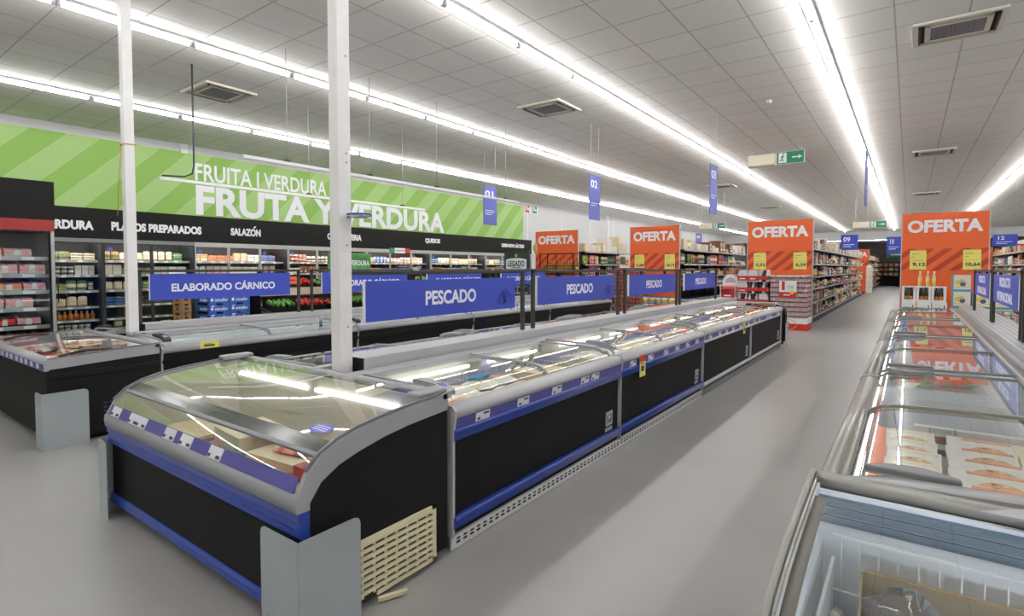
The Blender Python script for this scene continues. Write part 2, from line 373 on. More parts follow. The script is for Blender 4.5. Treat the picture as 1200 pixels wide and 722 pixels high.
# ------------------------------------------------------------------ columns
def column(x, y, lab, paint):
    t = thing('column', lab, 'column', (x, y, 0), 0)
    MB().box(-.05, -.05, 0, .05, .05, ZC, paint).build('shaft', t, .006)
    MB().box(-.09, -.09, 0, .09, .09, .012, LGREY).build('base_plate', t)
    return t
c = column(-7.13, 2.42, 'white steel column behind the left freezer island, tied with orange string', WHITE)
MB().tube([(.056, -.056, 2.98), (.056, .056, 2.99), (-.056, .056, 2.98), (-.056, -.056, 2.98), (.056, -.058, 2.98)], .006, mat('orange_string', (196, 140, 70), .8)).tube([(-.0, -.058, 2.98), (-.08, -.062, 2.7), (-.17, -.06, 2.2)], .004, MATS['orange_string']).build('string_tie', c)
c = column(-3.1, 2.28, 'white steel column rising behind the curved fish freezer', WHITE)
b = MB()
for z in (3.0, 2.3, 2.36, 1.2, 1.75): b.box(.05, .01, z, .053, .018, z+.008, DARK)
b.build('bolt_hole', c)
for x, y, lab in [(-14.8, 30, 'slim white post by the left wall far down')]:
    column(x, y, lab, WHITE)
t = thing('security_mirror', 'small blue and silver domed mirror fixed beside the near column', 'mirror', (-2.96, 2.325, 1.93))
MB().lathe([(.001, 0), (.05, .004), (.075, .012), (.08, .02)], n=14, m=mat('mirror', (210, 215, 225), .1, .9, 0)).build('dome', t)
MB().lathe([(.082, .02), (.082, .03), (.001, .032)], n=14, m=BLUE).build('back_plate', t)
MB().box(-.1, -.03, .01, -.06, -.01, .028, DARK).build('bracket', t)
t.rotation_euler = (0, 0, 0)

# ------------------------------------------------------------------ green banner and lettering
t = thing('wall_banner', 'long lime green striped banner on the left wall', 'banner', (-15.16, -6, 2.48))
MB().box(0, 0, 0, .03, 27.6, 2.1, LIME).build('panel', t)
L = MB()
L.text('FRUITA I VERDURA', (.03, 6+8.62, 1.64), Y, Z, 3.97, .455, SIGNTXT, .02, .018)
L.text('FRUTA Y VERDURA', (.03, 6+11.35, .91), Y, Z, 9.41, .78, SIGNTXT, .02, .035)
L.build('lettering', t, norm=False)

# ------------------------------------------------------------------ refrigerated wall cabinets
CX = -13.9
SHELF_Z = [.22, .5, .78, 1.12, 1.45, 1.765]
def wall_cabinet(y0, y1, dark, label, nd):
    t = thing('refrigerated_cabinet', label, 'refrigerator', (CX, y0, 0), 0, 'refrigerated wall cabinets')
    w = y1-y0; fr = mat('black_frame', (40, 39, 38), .45) if dark else STEEL
    body = MB().box(-.85, .0, .0, -.8, w, 2.2, CHAR).box(-.8, 0, 2.14, -.02, w, 2.2, CHAR).box(-.8, 0, .0, -.03, w, .18, BLACK).box(-.8, 0, .18, -.05, .03, 2.14, CHAR).box(-.8, w-.03, .18, -.05, w, 2.14, CHAR)
    body.build('body', t)
    for z in SHELF_Z:
        s = MB().box(-.78, .04, z-.025, -.2, w-.04, z, CHAR).build('shelf', t)
        r = MB().box(-.2, .04, z-.045, -.185, w-.04, z+.005, STEEL)
        yy = .15
        while yy < w-.25:
            r.box(-.185, yy, z-.04, -.183, yy+.09, z, LABELW); yy += random.uniform(.18, .35)
        r.build('price_rail', s)
    MB().box(-.05, .05, 2.125, -.03, w-.05, 2.138, M_CABFILL).build('glow_strip', t)  # added fill emitter, tucked under the cabinet top to brighten the goods
    dw = w/nd
    for i in range(nd):
        d = MB()
        a, b = i*dw+.005, (i+1)*dw-.005; th = .025
        d.box(-.02, a, .2, .01, a+th, 2.14, fr).box(-.02, b-th, .2, .01, b, 2.14, fr).box(-.02, a+th, .2, .01, b-th, .23, fr).box(-.02, a+th, 2.11, .01, b-th, 2.14, fr)
        dd = d.build('door', t)
        MB().box(-.008, a+th, .23, -.002, b-th, 2.11, PANE).build('pane', dd)
        hy = b-.05 if i % 2 == 0 else a+.05
        MB().tube([(.012, hy, .9), (.04, hy, .92), (.04, hy, 1.4), (.012, hy, 1.42)], .009, fr).build('handle', dd)
        if i % 2 == 0:
            MB().prism([(a+.12+.05*math.cos(k), 2.0+.05*math.sin(k)) for k in [j*math.pi/6 for j in range(12)]], 'x', -.002, .0, PVIOLET).build('round_sticker', dd)
    MB().box(-.02, 0, 2.14, .02, w, 2.22, fr if not dark else MGREY).build('top_rail', t)
    return t
M_CABFILL = mat('cabinet_fill_emitter', (255, 246, 230), .4, 0, 0, emit=60)  # glow added to lift the cabinet interiors, not an existing lamp
CABS = [(2.53, 4.21, True, 2, 'black framed glass wall refrigerator behind the meat cabinet'), (4.21, 6.05, True, 2, 'black framed glass wall refrigerator behind the left column'), (6.05, 8.5, False, 3, 'silver framed wall refrigerator under the SALAZÓN lettering'),
        (8.5, 11.2, False, 3, 'silver framed wall refrigerator behind the near column, charcuterie section'), (11.2, 14.05, False, 3, 'silver framed wall refrigerator under the small italian flag strip'), (14.05, 17.2, False, 3, 'silver framed wall refrigerator right of the QUESOS lettering'), (17.2, 20.5, False, 3, 'silver framed wall refrigerator under the DERIVADO LÁCTEO lettering')]
for a in CABS: wall_cabinet(a[0], a[1], a[2], a[4], a[3])
t = thing('cabinet_fascia', 'long black fascia with white section names above the wall refrigerators', 'fascia', (CX, 0, 2.22))
MB().box(-.4, -2, 0, 0, 20.5, .64, BLACK).build('panel', t)
L = MB()
for s, y0, y1, z in [('VERDURA', 2.52, 3.21, .21), ('PLATOS PREPARADOS', 3.46, 4.92, .22), ('SALAZÓN', 5.48, 6.1, .235), ('CHARCUTERIA', 7.72, 8.7, .25), ('QUESOS', 10.9, 11.5, .27), ('DERIVADO LÁCTEO', 14.45, 15.75, .28)]:
    zz = (z-.21)*1.26+.27; yc = (y0+y1)/2*1.2636
    if s == 'SALAZÓN': s = 'SALAZON'; L.prism([(yc+.19, zz+.115), (yc+.23, zz+.115), (yc+.28, zz+.17), (yc+.23, zz+.17)], 'x', .001, .006, SIGNTXT)
    L.text(s, (0.001, yc, zz), Y, Z, (y1-y0)*1.2636, .19, SIGNTXT, .01, .05)
L.build('lettering', t, norm=False)
t = thing('flag_strip', 'small green white and red strip sign on the cheese refrigerator edge', 'sign', (CX+.03, 12.1, 2.1))
MB().box(0, 0, 0, .01, .22, .17, GREEN).box(0, .22, 0, .01, .68, .17, WHITE).box(0, .68, 0, .01, .9, .17, RED).build('panel', t)
L = MB()
for k in range(9): L.box(.01, .25+k*.045, .06, .012, .25+k*.045+.025, .11, INK)
L.build('lettering', t)

# ------------------------------------------------------------------ products (shared meshes, one object each)
PAL = {'red': (190, 44, 40), 'orange': (222, 120, 50), 'yellow': (232, 200, 80), 'green': (86, 136, 70), 'blue': (60, 98, 170), 'white': (228, 226, 220), 'pink': (220, 160, 164),
       'brown': (120, 78, 50), 'beige': (222, 202, 166), 'purple': (110, 70, 120), 'teal': (80, 160, 176), 'dark': (58, 52, 50), 'amber': (205, 130, 40), 'cream': (232, 216, 186), 'salmon': (224, 140, 110), 'olive': (120, 124, 70)}
def pm(c): return mat('pack_'+c, PAL[c], .42, 0, .3 if c in ('pink', 'red', 'salmon') else .14, 26)
_P = {}
def pack(kind, c, c2, w, d, h):
    """one retail pack, base centred on the origin; w along y, d along x"""
    k = (kind, c, c2, w, d, h)
    if k in _P: return _P[k]
    a, b = pm(c), pm(c2); M = MB()
    if kind == 'carton':
        M.box(-d/2, -w/2, 0, d/2, w/2, h, a)
        for s in (-1, 1):
            x = s*d/2; M.box(x, -w*.38, h*.5, x+s*.002, w*.38, h*.86, b); M.box(x, -w*.3, h*.16, x+s*.002, w*.12, h*.36, pm('white')); M.box(x+s*.002, -w*.28, h*.62, x+s*.003, w*.24, h*.72, a)
        M.box(-d*.35, -w/2-.002, h*.3, d*.35, -w/2, h*.8, b)
    elif kind == 'case':
        M.box(-d/2, -w/2, 0, d/2, w/2, h, a)
        for s in (-1, 1):
            x = s*d/2; M.box(x, -w*.5, h*.47, x+s*.002, w*.5, h*.53, b); M.box(x, -w*.3, h*.6, x+s*.002, w*.1, h*.8, pm('white')); M.box(x, -w*.36, h*.15, x+s*.002, w*.36, h*.34, b)
    elif kind in ('jar', 'tin', 'tub'):
        r = w/2; col = 0
        if kind == 'jar': pr = [(r*.9, 0), (r, .01), (r, h*.75), (r*.8, h*.84)]
        elif kind == 'tin': pr = [(r, 0), (r, h*.97)]
        else: pr = [(r*.78, 0), (r*.98, h*.9)]
        M.lathe(pr, n=10, m=a); M.lathe([(r*1.01, h*.2), (r*1.02, h*.62)] if kind != 'tub' else [(r*.86, h*.25), (r*.96, h*.68)], n=10, m=b)
        M.lathe([(r*.84, h*.84), (r*.84, h)] if kind == 'jar' else [(r*1.03, h*.93), (r*1.03, h)], n=10, m=pm('white') if kind == 'tub' else STEEL)
    elif kind == 'bottle':
        r = w/2; M.lathe([(r*.9, 0), (r, .01), (r, h*.58), (r*.4, h*.78), (r*.36, h*.92)], n=10, m=a); M.lathe([(r*1.02, h*.18), (r*1.02, h*.46)], n=10, m=b); M.lathe([(r*.42, h*.9), (r*.42, h)], n=8, m=pm('white'))
    elif kind in ('pouch', 'bag'):
        n = 6; vs = []; fs = []
        for i in range(n+1):
            for j in range(n+1):
                u, v = i/n*2-1, j/n*2-1; e = (1-u**4)*(1-v**4); vs.append((d/2*e**.6 if e > 0 else 0, u*w/2*(1-.06*v*v), (v+1)/2*h*(1-.05*u*u)))
        q = len(vs); vs += [(-x, y, z) for x, y, z in vs]
        for i in range(n):
            for j in range(n):
                p = i*(n+1)+j; fs.append((p, p+n+1, p+n+2, p+1)); fs.append((q+p, q+p+1, q+p+n+2, q+p+n+1))
        top = [f for f in fs if (f[0] % (n+1)) >= n-2 or (f[0] % (n+1)) == 1]; rest = [f for f in fs if f not in top]
        M.add(vs, rest, a, True); M.add(vs, top, b, True)
    elif kind == 'tray':
        M.prism([(-d/2, h*.3), (-d/2+.012, 0), (d/2-.012, 0), (d/2, h*.3)], 'y', -w/2, w/2, pm('dark') if c2 == 'dark' else pm('white'))
        rnd = random.Random(len(c)*31+round(w*100))
        for i in range(5):
            y = -w/2+w*(i+.5)/5; M.prism([(-d*.47, h*.28), (-d*.42, h*.7), (-d*.3, h*(.85+.15*rnd.random())), (d*.3, h*(.85+.15*rnd.random())), (d*.43, h*.7), (d*.49, h*.28)], 'y', y-w*.098, y+w*.098, a if i % 2 else (pm('white') if c == 'pink' and i == 2 else (pm('pink') if c == 'red' and i == 2 else a)))
        M.box(d*.1, -w*.2, h, d*.36, w*.12, h+.002, pm('white'))
    me = M.mesh(kind, .004 if kind in ('carton', 'case') and h > .05 else 0., 1); _P[k] = me; return me
KNAME = {'carton': 'carton', 'case': 'cardboard_case', 'jar': 'jar', 'tin': 'tin_can', 'tub': 'plastic_tub', 'bottle': 'bottle', 'pouch': 'food_pouch', 'bag': 'frozen_bag', 'tray': 'food_tray'}
KWORD = {'carton': 'carton', 'case': 'cardboard case', 'jar': 'jar', 'tin': 'tin', 'tub': 'tub', 'bottle': 'bottle', 'pouch': 'pouch', 'bag': 'frozen bag', 'tray': 'food tray'}
def put(kind, c, c2, size, loc, rz, label, group, rx=0., ry=0., name=None, cat=None):
    if kind == 'carton' and name is None: name, cat = {.13: ('food_box', 'box'), .16: ('cereal_box', 'box'), .1: ('tea_box', 'box')}.get(size[0], ('carton', 'carton'))
    if kind == 'tin' and size[2] == .07: name = 'fish_tin'
    o = obj(name or KNAME[kind], pack(kind, c, c2, *size), None, loc); o.rotation_euler = (rx, ry, rz)
    return tag(o, label, cat or KWORD[kind].split()[-1], group)
SIZES = {'carton': [(.13, .06, .2), (.16, .08, .24), (.1, .07, .16)], 'jar': [(.08, .08, .13), (.09, .09, .11)], 'tin': [(.075, .075, .11), (.1, .1, .07)], 'tub': [(.1, .1, .09), (.12, .12, .11)],
         'bottle': [(.08, .08, .26), (.07, .07, .22)], 'pouch': [(.14, .06, .19), (.17, .08, .2)], 'tray': [(.2, .15, .05), (.18, .14, .06)], 'case': [(.38, .3, .26), (.32, .28, .32), (.45, .3, .22)]}

def fill_row(y0, y1, x, z, kinds, cols, maxh, lab, group, rz=0., gap=.015, depth_jit=.015, dens=1.0, widen=1.0, cz=None):
    """a row of packs along +y; consecutive packs repeat the same kind like shelf facings"""
    y = y0; i = 0
    while True:
        k = random.choice(kinds); c, c2 = random.sample(cols, 2); sz = random.choice(SIZES[k])
        if k in ('carton', 'pouch', 'bottle'): sz = (sz[0], sz[1], round(min(maxh*random.choice([.72, .84, .94]), .34)/.02)*.02)
        elif k == 'jar': sz = (sz[0], sz[1], round(min(sz[2]*1.3, maxh*.9), 2))
        elif sz[2] > maxh: sz = (sz[0], sz[1], max(.05, round(maxh*.92, 2)))
        if widen != 1.0: sz = (round(sz[0]*widen, 3), sz[1], sz[2])
        for r in range(random.randint(2, 4)):
            if y+sz[0] > y1: return i
            if random.random() < dens:
                i += 1
                stack = max(1, min(3, int((maxh-.01)/(sz[2]+.001)))) if k in ('tub', 'tray') else (2 if k == 'tin' and maxh > sz[2]*2+.01 else 1)
                for q in range(stack):
                    put(k, c, c2, sz, (x+random.uniform(-depth_jit, 0), y+sz[0]/2, z+.001+q*(sz[2]+.001)), rz, ('%s %s, %s along' % (c, KWORD[k], nth(i)) if q == 0 else '%s %s, %s layer on the %s along' % (c, KWORD[k], nth(q+1), nth(i)))+', '+lab, group)
            y += sz[0]+gap

# wall cabinet goods
SHORT = ['meat end', 'left column', 'SALAZÓN', 'charcuterie', 'italian strip', 'QUESOS', 'DERIVADO']
DAIRY = ['white', 'cream', 'yellow', 'orange', 'blue', 'beige', 'white', 'pink']
MEATS = ['pink', 'salmon', 'red', 'white', 'cream', 'brown']
FRESH = ['cream', 'green', 'beige', 'salmon', 'white', 'cream', 'olive', 'white']
for ci, (y0, y1, dk, nd, _) in enumerate(CABS):
    for si, z in enumerate(SHELF_Z):
        if ci >= 2 and si < 4: continue           # lower shelves stand behind the freezer island signs and produce
        a = y0+.08 if ci else 2.9
        lab = '%s shelf up, %s refrigerator' % (nth(si+1), SHORT[ci])
        cols = DAIRY if ci >= 4 or ci == 2 else (MEATS if ci == 3 else FRESH); kinds = ['tub', 'tray', 'pouch', 'carton']
        if ci == 0 and si == 1: kinds, cols = ['bottle'], ['amber', 'orange', 'orange']
        if ci == 0 and si == 2: kinds, cols = ['pouch'], ['cream', 'beige']
        if ci == 1 and si in (1, 2): kinds, cols = ['tray'], ['dark', 'dark', 'blue']
        fill_row(a, y1-.08, CX-.3, z, kinds, cols, .24, lab, 'chilled goods behind the refrigerator doors', dens=1 if not (ci == 1 and si < 2) else .35)

# ------------------------------------------------------------------ meat cabinet at the far left
t = thing('meat_cabinet', 'tall black refrigerated meat cabinet with red stripe at the far left', 'refrigerator', (-10.2, .16, 0))
b = MB().box(-.85, .2, 0, -.8, 2.33, 2.85, CHAR).box(-.8, .2, 0, 0, 2.29, .3, BLACK).box(-.8, .2, 2.12, 0, 2.29, 2.14, CHAR)
b.build('body', t)
MB().box(-.85, 2.29, 0, .01, 2.33, 2.3, STEEL).build('side_panel', t)
MB().box(-.8, .2, 2.3, .03, 2.34, 2.86, BLACK).build('fascia', t)
MB().box(-.8, .2, 2.14, .035, 2.33, 2.3, mat('red_stripe', (150, 34, 28), .45)).build('red_stripe', t)
MZ = [.5, .76, 1.02, 1.27, 1.51, 1.76]
for z in MZ:
    s = MB().box(-.78, .22, z-.03, -.12, 2.28, z, CHAR).build('shelf', t)
    r = MB().box(-.12, .22, z-.05, -.1, 2.28, z+.005, STEEL)
    for yy in (.5, .95, 1.4, 1.62, 1.98): r.box(-.1, yy, z-.045, -.098, yy+.14, z, LABELW)
    r.build('price_rail', s)
for i in range(2):
    a = .22+i*1.035; d = MB().box(-.02, a, .3, .0, a+.02, 2.1, BLACK).box(-.02, a+1.01, .3, 0, a+1.03, 2.1, BLACK).box(-.02, a, .3, 0, a+1.03, .33, BLACK).build('door', t)
    MB().box(-.013, a+.02, .33, -.007, a+1.01, 2.1, PANE).build('pane', d)
    MB().prism([(a+.42+.06*math.cos(k), 1.98+.06*math.sin(k)) for k in [j*math.pi/6 for j in range(12)]], 'x', -.007, -.004, PVIOLET).build('round_sticker', d)
for si, z in enumerate(MZ):
    y = 1.2; i = 0
    while y < 2.1:
        c = random.choice(['pink', 'pink', 'salmon'] if si > 1 else ['red', 'red', 'pink']); w = random.choice([.22, .26, .3]); i += 1
        w = min(w, 2.25-y)
        o = put('tray', c, 'white' if si > 1 else 'dark', (round(w, 2), .24, .12 if si % 2 else .15), (-10.46, y+.16+w/2, z+.015), 0, '%s meat tray, %s along, %s shelf up in the red striped meat cabinet' % (c, nth(i), nth(si+1)), 'meat trays in the red striped cabinet', ry=.2, name='meat_tray', cat='meat tray')
        MB().box(-.1, -w*.45, .153 if not si % 2 else .123, .1, w*.45, .156 if not si % 2 else .126, FILM).box(.118, -w*.16, .03, .121, w*.1, .1, LABELW).build('film', o)
        y += w+.02

# ------------------------------------------------------------------ corner guards
def guard(x, y, sx, sy, h, lab, la=.25, lb=.28):
    """L of bent sheet; corner at (x,y), one leaf runs sx along x, the other sy along y"""
    t = thing('corner_guard', lab, 'guard', (x, y, 0), 0, 'galvanised corner guards')
    r = .03
    def leaf(L): return [(0, 0), (L, 0), (L, h-r), (L-r*.3, h-r*.3), (L-r, h), (0, h)]
    MB().prism([(sx*p, q) for p, q in leaf(la)], 'y', 0, .004*-sy, GALV).prism([(sy*p, q) for p, q in leaf(lb)], 'x', 0, .004*-sx, GALV).build('bent_plate', t)
    f = MB()
    for z in (.1, .36): f.lathe([(.008, 0), (.008, .004)], (sx*(la-.05), -.0, z), 6, STEEL)
    f.build('screw', t)
guard(-1.985, 1.235, -1, 1, .48, 'galvanised corner guard at the near right foot of the curved fish freezer', .28, .31)
guard(-4.2, 1.22, 1, 1, .5, 'galvanised corner guard at the left foot of the curved fish freezer', .14, .28)
guard(-6.05, 1.36, -1, 1, .5, 'galvanised corner guard at the foot of the black end freezer on the left', .2, .33)

M_FLAMP = mat('freezer_lamp', (250, 250, 250), .4, 0, 0, emit=4.5)
M_FRZB = mat('freezer_light_strong', (226, 238, 255), .4, 0, 0, emit=24)
M_FRZ = mat('freezer_light', (240, 246, 255), .4, 0, 0, emit=6)
# ------------------------------------------------------------------ freezers
def tickets(parent, n, fn, name='price_ticket'):
    for i in range(n):
        a, b2 = fn(i); obj(name, b2.mesh(name), parent)
def handle_bar(M, a, b, m, r=.016): M.tube([a, tuple((Vector(a)*2+Vector(b))/3+Vector((0, 0, .02))), tuple((Vector(a)+Vector(b)*2)/3+Vector((0, 0, .02))), b], r, m, 8)
def row_freezer(lab, xf, dr, y0, y1, style, group, ticket=True, lids=True):
    """chest freezer of an island row. s is the distance inward from its front."""
    t = thing('chest_freezer', lab, 'freezer', (xf, y0, 0), 0, group); Lg = y1-y0
    def PX(pts): return [(dr*s, z) for s, z in pts]
    low = {'blue': .818, 'grey': .818, 'black': .79, 'silver': .825}[style]
    dz = low-.83
    rail = {'blue': LGREY, 'grey': LGREY, 'black': GREY, 'silver': OLIVE}[style]
    MB().prism(PX([(.03, .09), (.025, .5), (.02, .7+dz), (.08, .78+dz), (.09, .3), (.86, .3), (.86, .875+dz), (.93, .88+dz), (.93, .09)]), 'y', .004, Lg-.004, BLACK).build('body', t)
    LN = CLINER if style in ('blue', 'grey') else LINER
    MB().prism(PX([(.09, .78+dz), (.085, .34), (.105, .36), (.84, .36), (.85, .875+dz), (.865, .875+dz), (.86, .32), (.08, .31)]), 'y', .03, Lg-.03, LN).box(dr*.09, .01, .3, dr*.86, .035, .78+dz, LN).box(dr*.09, Lg-.035, .3, dr*.86, Lg-.01, .78+dz, LN).build('liner', t)
    # front rail, price rail
    MB().prism(PX([(-.012, .772+dz), (-.016, .80+dz), (-.004, .826+dz), (.03, .838+dz), (.085, .836+dz), (.09, .80+dz), (.09, .772+dz)]), 'y', 0, Lg, rail, True).build('front_rail', t)
    pr = MB().prism(PX([(.0, .70+dz), (-.008, .772+dz), (.02, .772+dz), (.02, .70+dz)]), 'y', .004, Lg-.004, VIOLET if style in ('blue', 'grey') else (BLACK if style == 'black' else GREY)).build('price_rail', t)
    if ticket:
        yy = random.uniform(.08, .25)
        while yy < Lg-.2:
            M = MB().prism(PX([(-.004, .712+dz), (-.0095, .765+dz), (-.005, .765+dz), (0, .712+dz)]), 'y', yy, yy+.13, LABELW)
            M.prism(PX([(-.0055, .72+dz), (-.0075, .735+dz), (-.005, .735+dz), (0, .72+dz)]), 'y', yy+.015, yy+.04, INK).prism(PX([(-.0085, .745+dz), (-.0098, .757+dz), (-.005, .757+dz), (0, .745+dz)]), 'y', yy+.07, yy+.12, INK)
            M.build('price_ticket', pr); yy += random.choice([.17, .34, .42, .6])
    if style == 'blue':
        for z in (.63, .13):
            MB().prism(PX([(.03, z-.005), (.0, z), (-.014, z+.012), (-.006, z+.034), (-.014, z+.044), (-.012, z+.062), (.0, z+.068), (.03, z+.07)]), 'y', .002, Lg-.002, BUMP, True).build('bumper', t)
    elif style == 'grey':
        for z in (.665, .12):
            MB().prism(PX([(.03, z), (-.006, z+.004), (-.01, z+.024), (0, z+.034), (.03, z+.036)]), 'y', .002, Lg-.002, LGREY).build('bumper', t)
    elif style == 'black':
        MB().prism(PX([(.03, .6), (.0, .6), (-.008, .66), (.03, .67)]), 'y', .002, Lg-.002, BLACK).build('bumper', t)
    for a in (-.006, Lg-.01):
        MB().prism(PX([(.0, .085), (-.004, .7+dz), (-.018, .775+dz), (-.02, .815+dz), (0, .842+dz), (.09, .846+dz), (.09, .8+dz), (.05, .74+dz), (.05, .085)]), 'y', a, a+.016, LGREY if style != 'black' else GREY).build('end_trim', t)
    if style == 'silver' and y0 < 2.3: MB().prism(PX([(-.03, .74), (-.03, .83), (.0, .86), (.088, .88), (.2, .905), (.55, .92), (.93, .925), (.93, .84), (.5, .84), (.1, .8), (.02, .74)]), 'y', -.035, .045, GREY, True).build('end_cap', t)
    # kick plate with slots, status label
    k = MB().prism(PX([(.02, .004), (.012, .085), (.03, .085), (.03, .004)]), 'y', .0, Lg, WHITE if style == 'blue' else (MGREY if style != 'black' else BLACK))
    if style == 'blue':
        n = int(Lg/.06)
        for i in range(n):
            for z in (.034, .056): k.prism(PX([(.0135, z), (.0125, z+.012), (.03, z+.012), (.03, z)]), 'y', .04+i*.06, .07+i*.06, DARK)
    k.build('kick_plate', t)
    if style in ('blue', 'grey'):
        pl = MB().prism(PX([(.0225, .25), (.0205, .37), (.03, .37), (.03, .25)]), 'y', Lg-.24, Lg-.12, LGREY)
        pl.prism(PX([(.0205, .275), (.0195, .345), (.03, .345), (.03, .275)]), 'y', Lg-.225, Lg-.135, MGREY).prism(PX([(.0195, .31), (.019, .335), (.03, .335), (.03, .31)]), 'y', Lg-.2, Lg-.165, LABELW); pl.build('display_plate', t)
        v = MB()
        for i in range(4):
            for z in (.205, .222): v.prism(PX([(.0235, z), (.023, z+.011), (.03, z+.011), (.03, z)]), 'y', Lg-.25+i*.035, Lg-.228+i*.035, LABELW)
        v.build('vent_marks', t)
    # rear rail
    MB().prism(PX([(.815, .88+dz), (.815, .91+dz), (.86, .922+dz), (.93, .925+dz), (.93, .88+dz)]), 'y', 0, Lg, rail).prism(PX([(.83, .91+dz), (.83, .919+dz), (.84, .922+dz), (.84, .91+dz)]), 'y', 0, Lg, LGREY).build('rear_rail', t)
    # lids
    cur = [(.086, .83+dz), (.105, .852+dz), (.14, .872+dz), (.2, .886+dz), (.38, .895+dz), (.58, .9+dz), (.81, .903+dz)]
    if lids:
        for i, (a, b) in enumerate([(.03, Lg*.5+.02), (Lg*.5-.02, Lg-.03)]):
            up = 0 if i else .014; cc = [(s, z+up) for s, z in cur]
            l = MB().sheet(PX(cc), 'y', a, b, GLASS).build('glass_lid', t)
            for yy in (a, b-.026): MB().prism(PX([(s, z+.008) for s, z in cc]+[(s, z-.006) for s, z in cc[::-1]]), 'y', yy, yy+.026, GREY if style != 'silver' else OLIVE, True).build('lid_frame', l)
            yy = a+.03 if i == 0 else b-.03; sg = 1 if i == 0 else -1
            h = MB()
            if style == 'silver':
                n = 9; outl = [(dr*(.14+.26*j/(n-1)), yy+sg*(.02+.06*math.sin(math.pi*j/(n-1)))) for j in range(n)]+[(dr*.4, yy), (dr*.14, yy)]
                h.prism(outl, 'z', .893+up+dz, .918+up+dz, MGREY)
            else:
                h.prism(PX([(s, z+.032) for s, z in cc[1:5]]+[(s, z+.006) for s, z in cc[1:5][::-1]]), 'y', yy, yy+sg*.075, GREY if style != 'black' else DARK)
                h.prism(PX([(s, z+.034) for s, z in cc[2:4]]+[(s, z+.03) for s, z in cc[2:4][::-1]]), 'y', yy+sg*.02, yy+sg*.06, PVIOLET if style == 'blue' else GREY)
            h.build('lid_handle', l, .006)
    if style in ('blue', 'grey'):
        for f0, f1 in ((.12, .485), (.6, .93)): MB().tube([(dr*.80, f0*Lg, .83+dz), (dr*.80, f1*Lg, .83+dz)], .014, M_FLAMP, 8).build('light_tube', t)
    else: MB().prism(PX([(.091, .745+dz), (.091, .77+dz), (.099, .77+dz), (.099, .745+dz)]), 'y', .05, Lg-.05, M_FRZ).build('glow_strip', t)
    # wire baskets along the rear wall
    wb = MB(); n = int((Lg-.12)/.045)
    for i in range(n+1): wb.box(dr*.81, .06+i*.045, .4, dr*.815, .065+i*.045, .8+dz, WIRE)
    for z in (.4, .53, .66, .8+dz): wb.box(dr*.808, .06, z-.004, dr*.817, Lg-.06, z+.004, WIRE)
    n = int(.7/.045)
    for yy in (.06, Lg-.06):
        for i in range(n): wb.box(dr*(.13+i*.045), yy-.003, .4, dr*(.135+i*.045), yy+.003, .72, WIRE)
        wb.box(dr*.12, yy-.004, .715, dr*.82, yy+.004, .723, WIRE)
    for i in range(int((Lg-.12)/.045) if style == 'silver' else 0): wb.box(dr*.112, .06+i*.045, .4, dr*.116, .065+i*.045, .68, WIRE)
    if style == 'silver': wb.box(dr*.11, .06, .676, dr*.118, Lg-.06, .684, WIRE)
    wb.build('wire_basket', t)
    return t

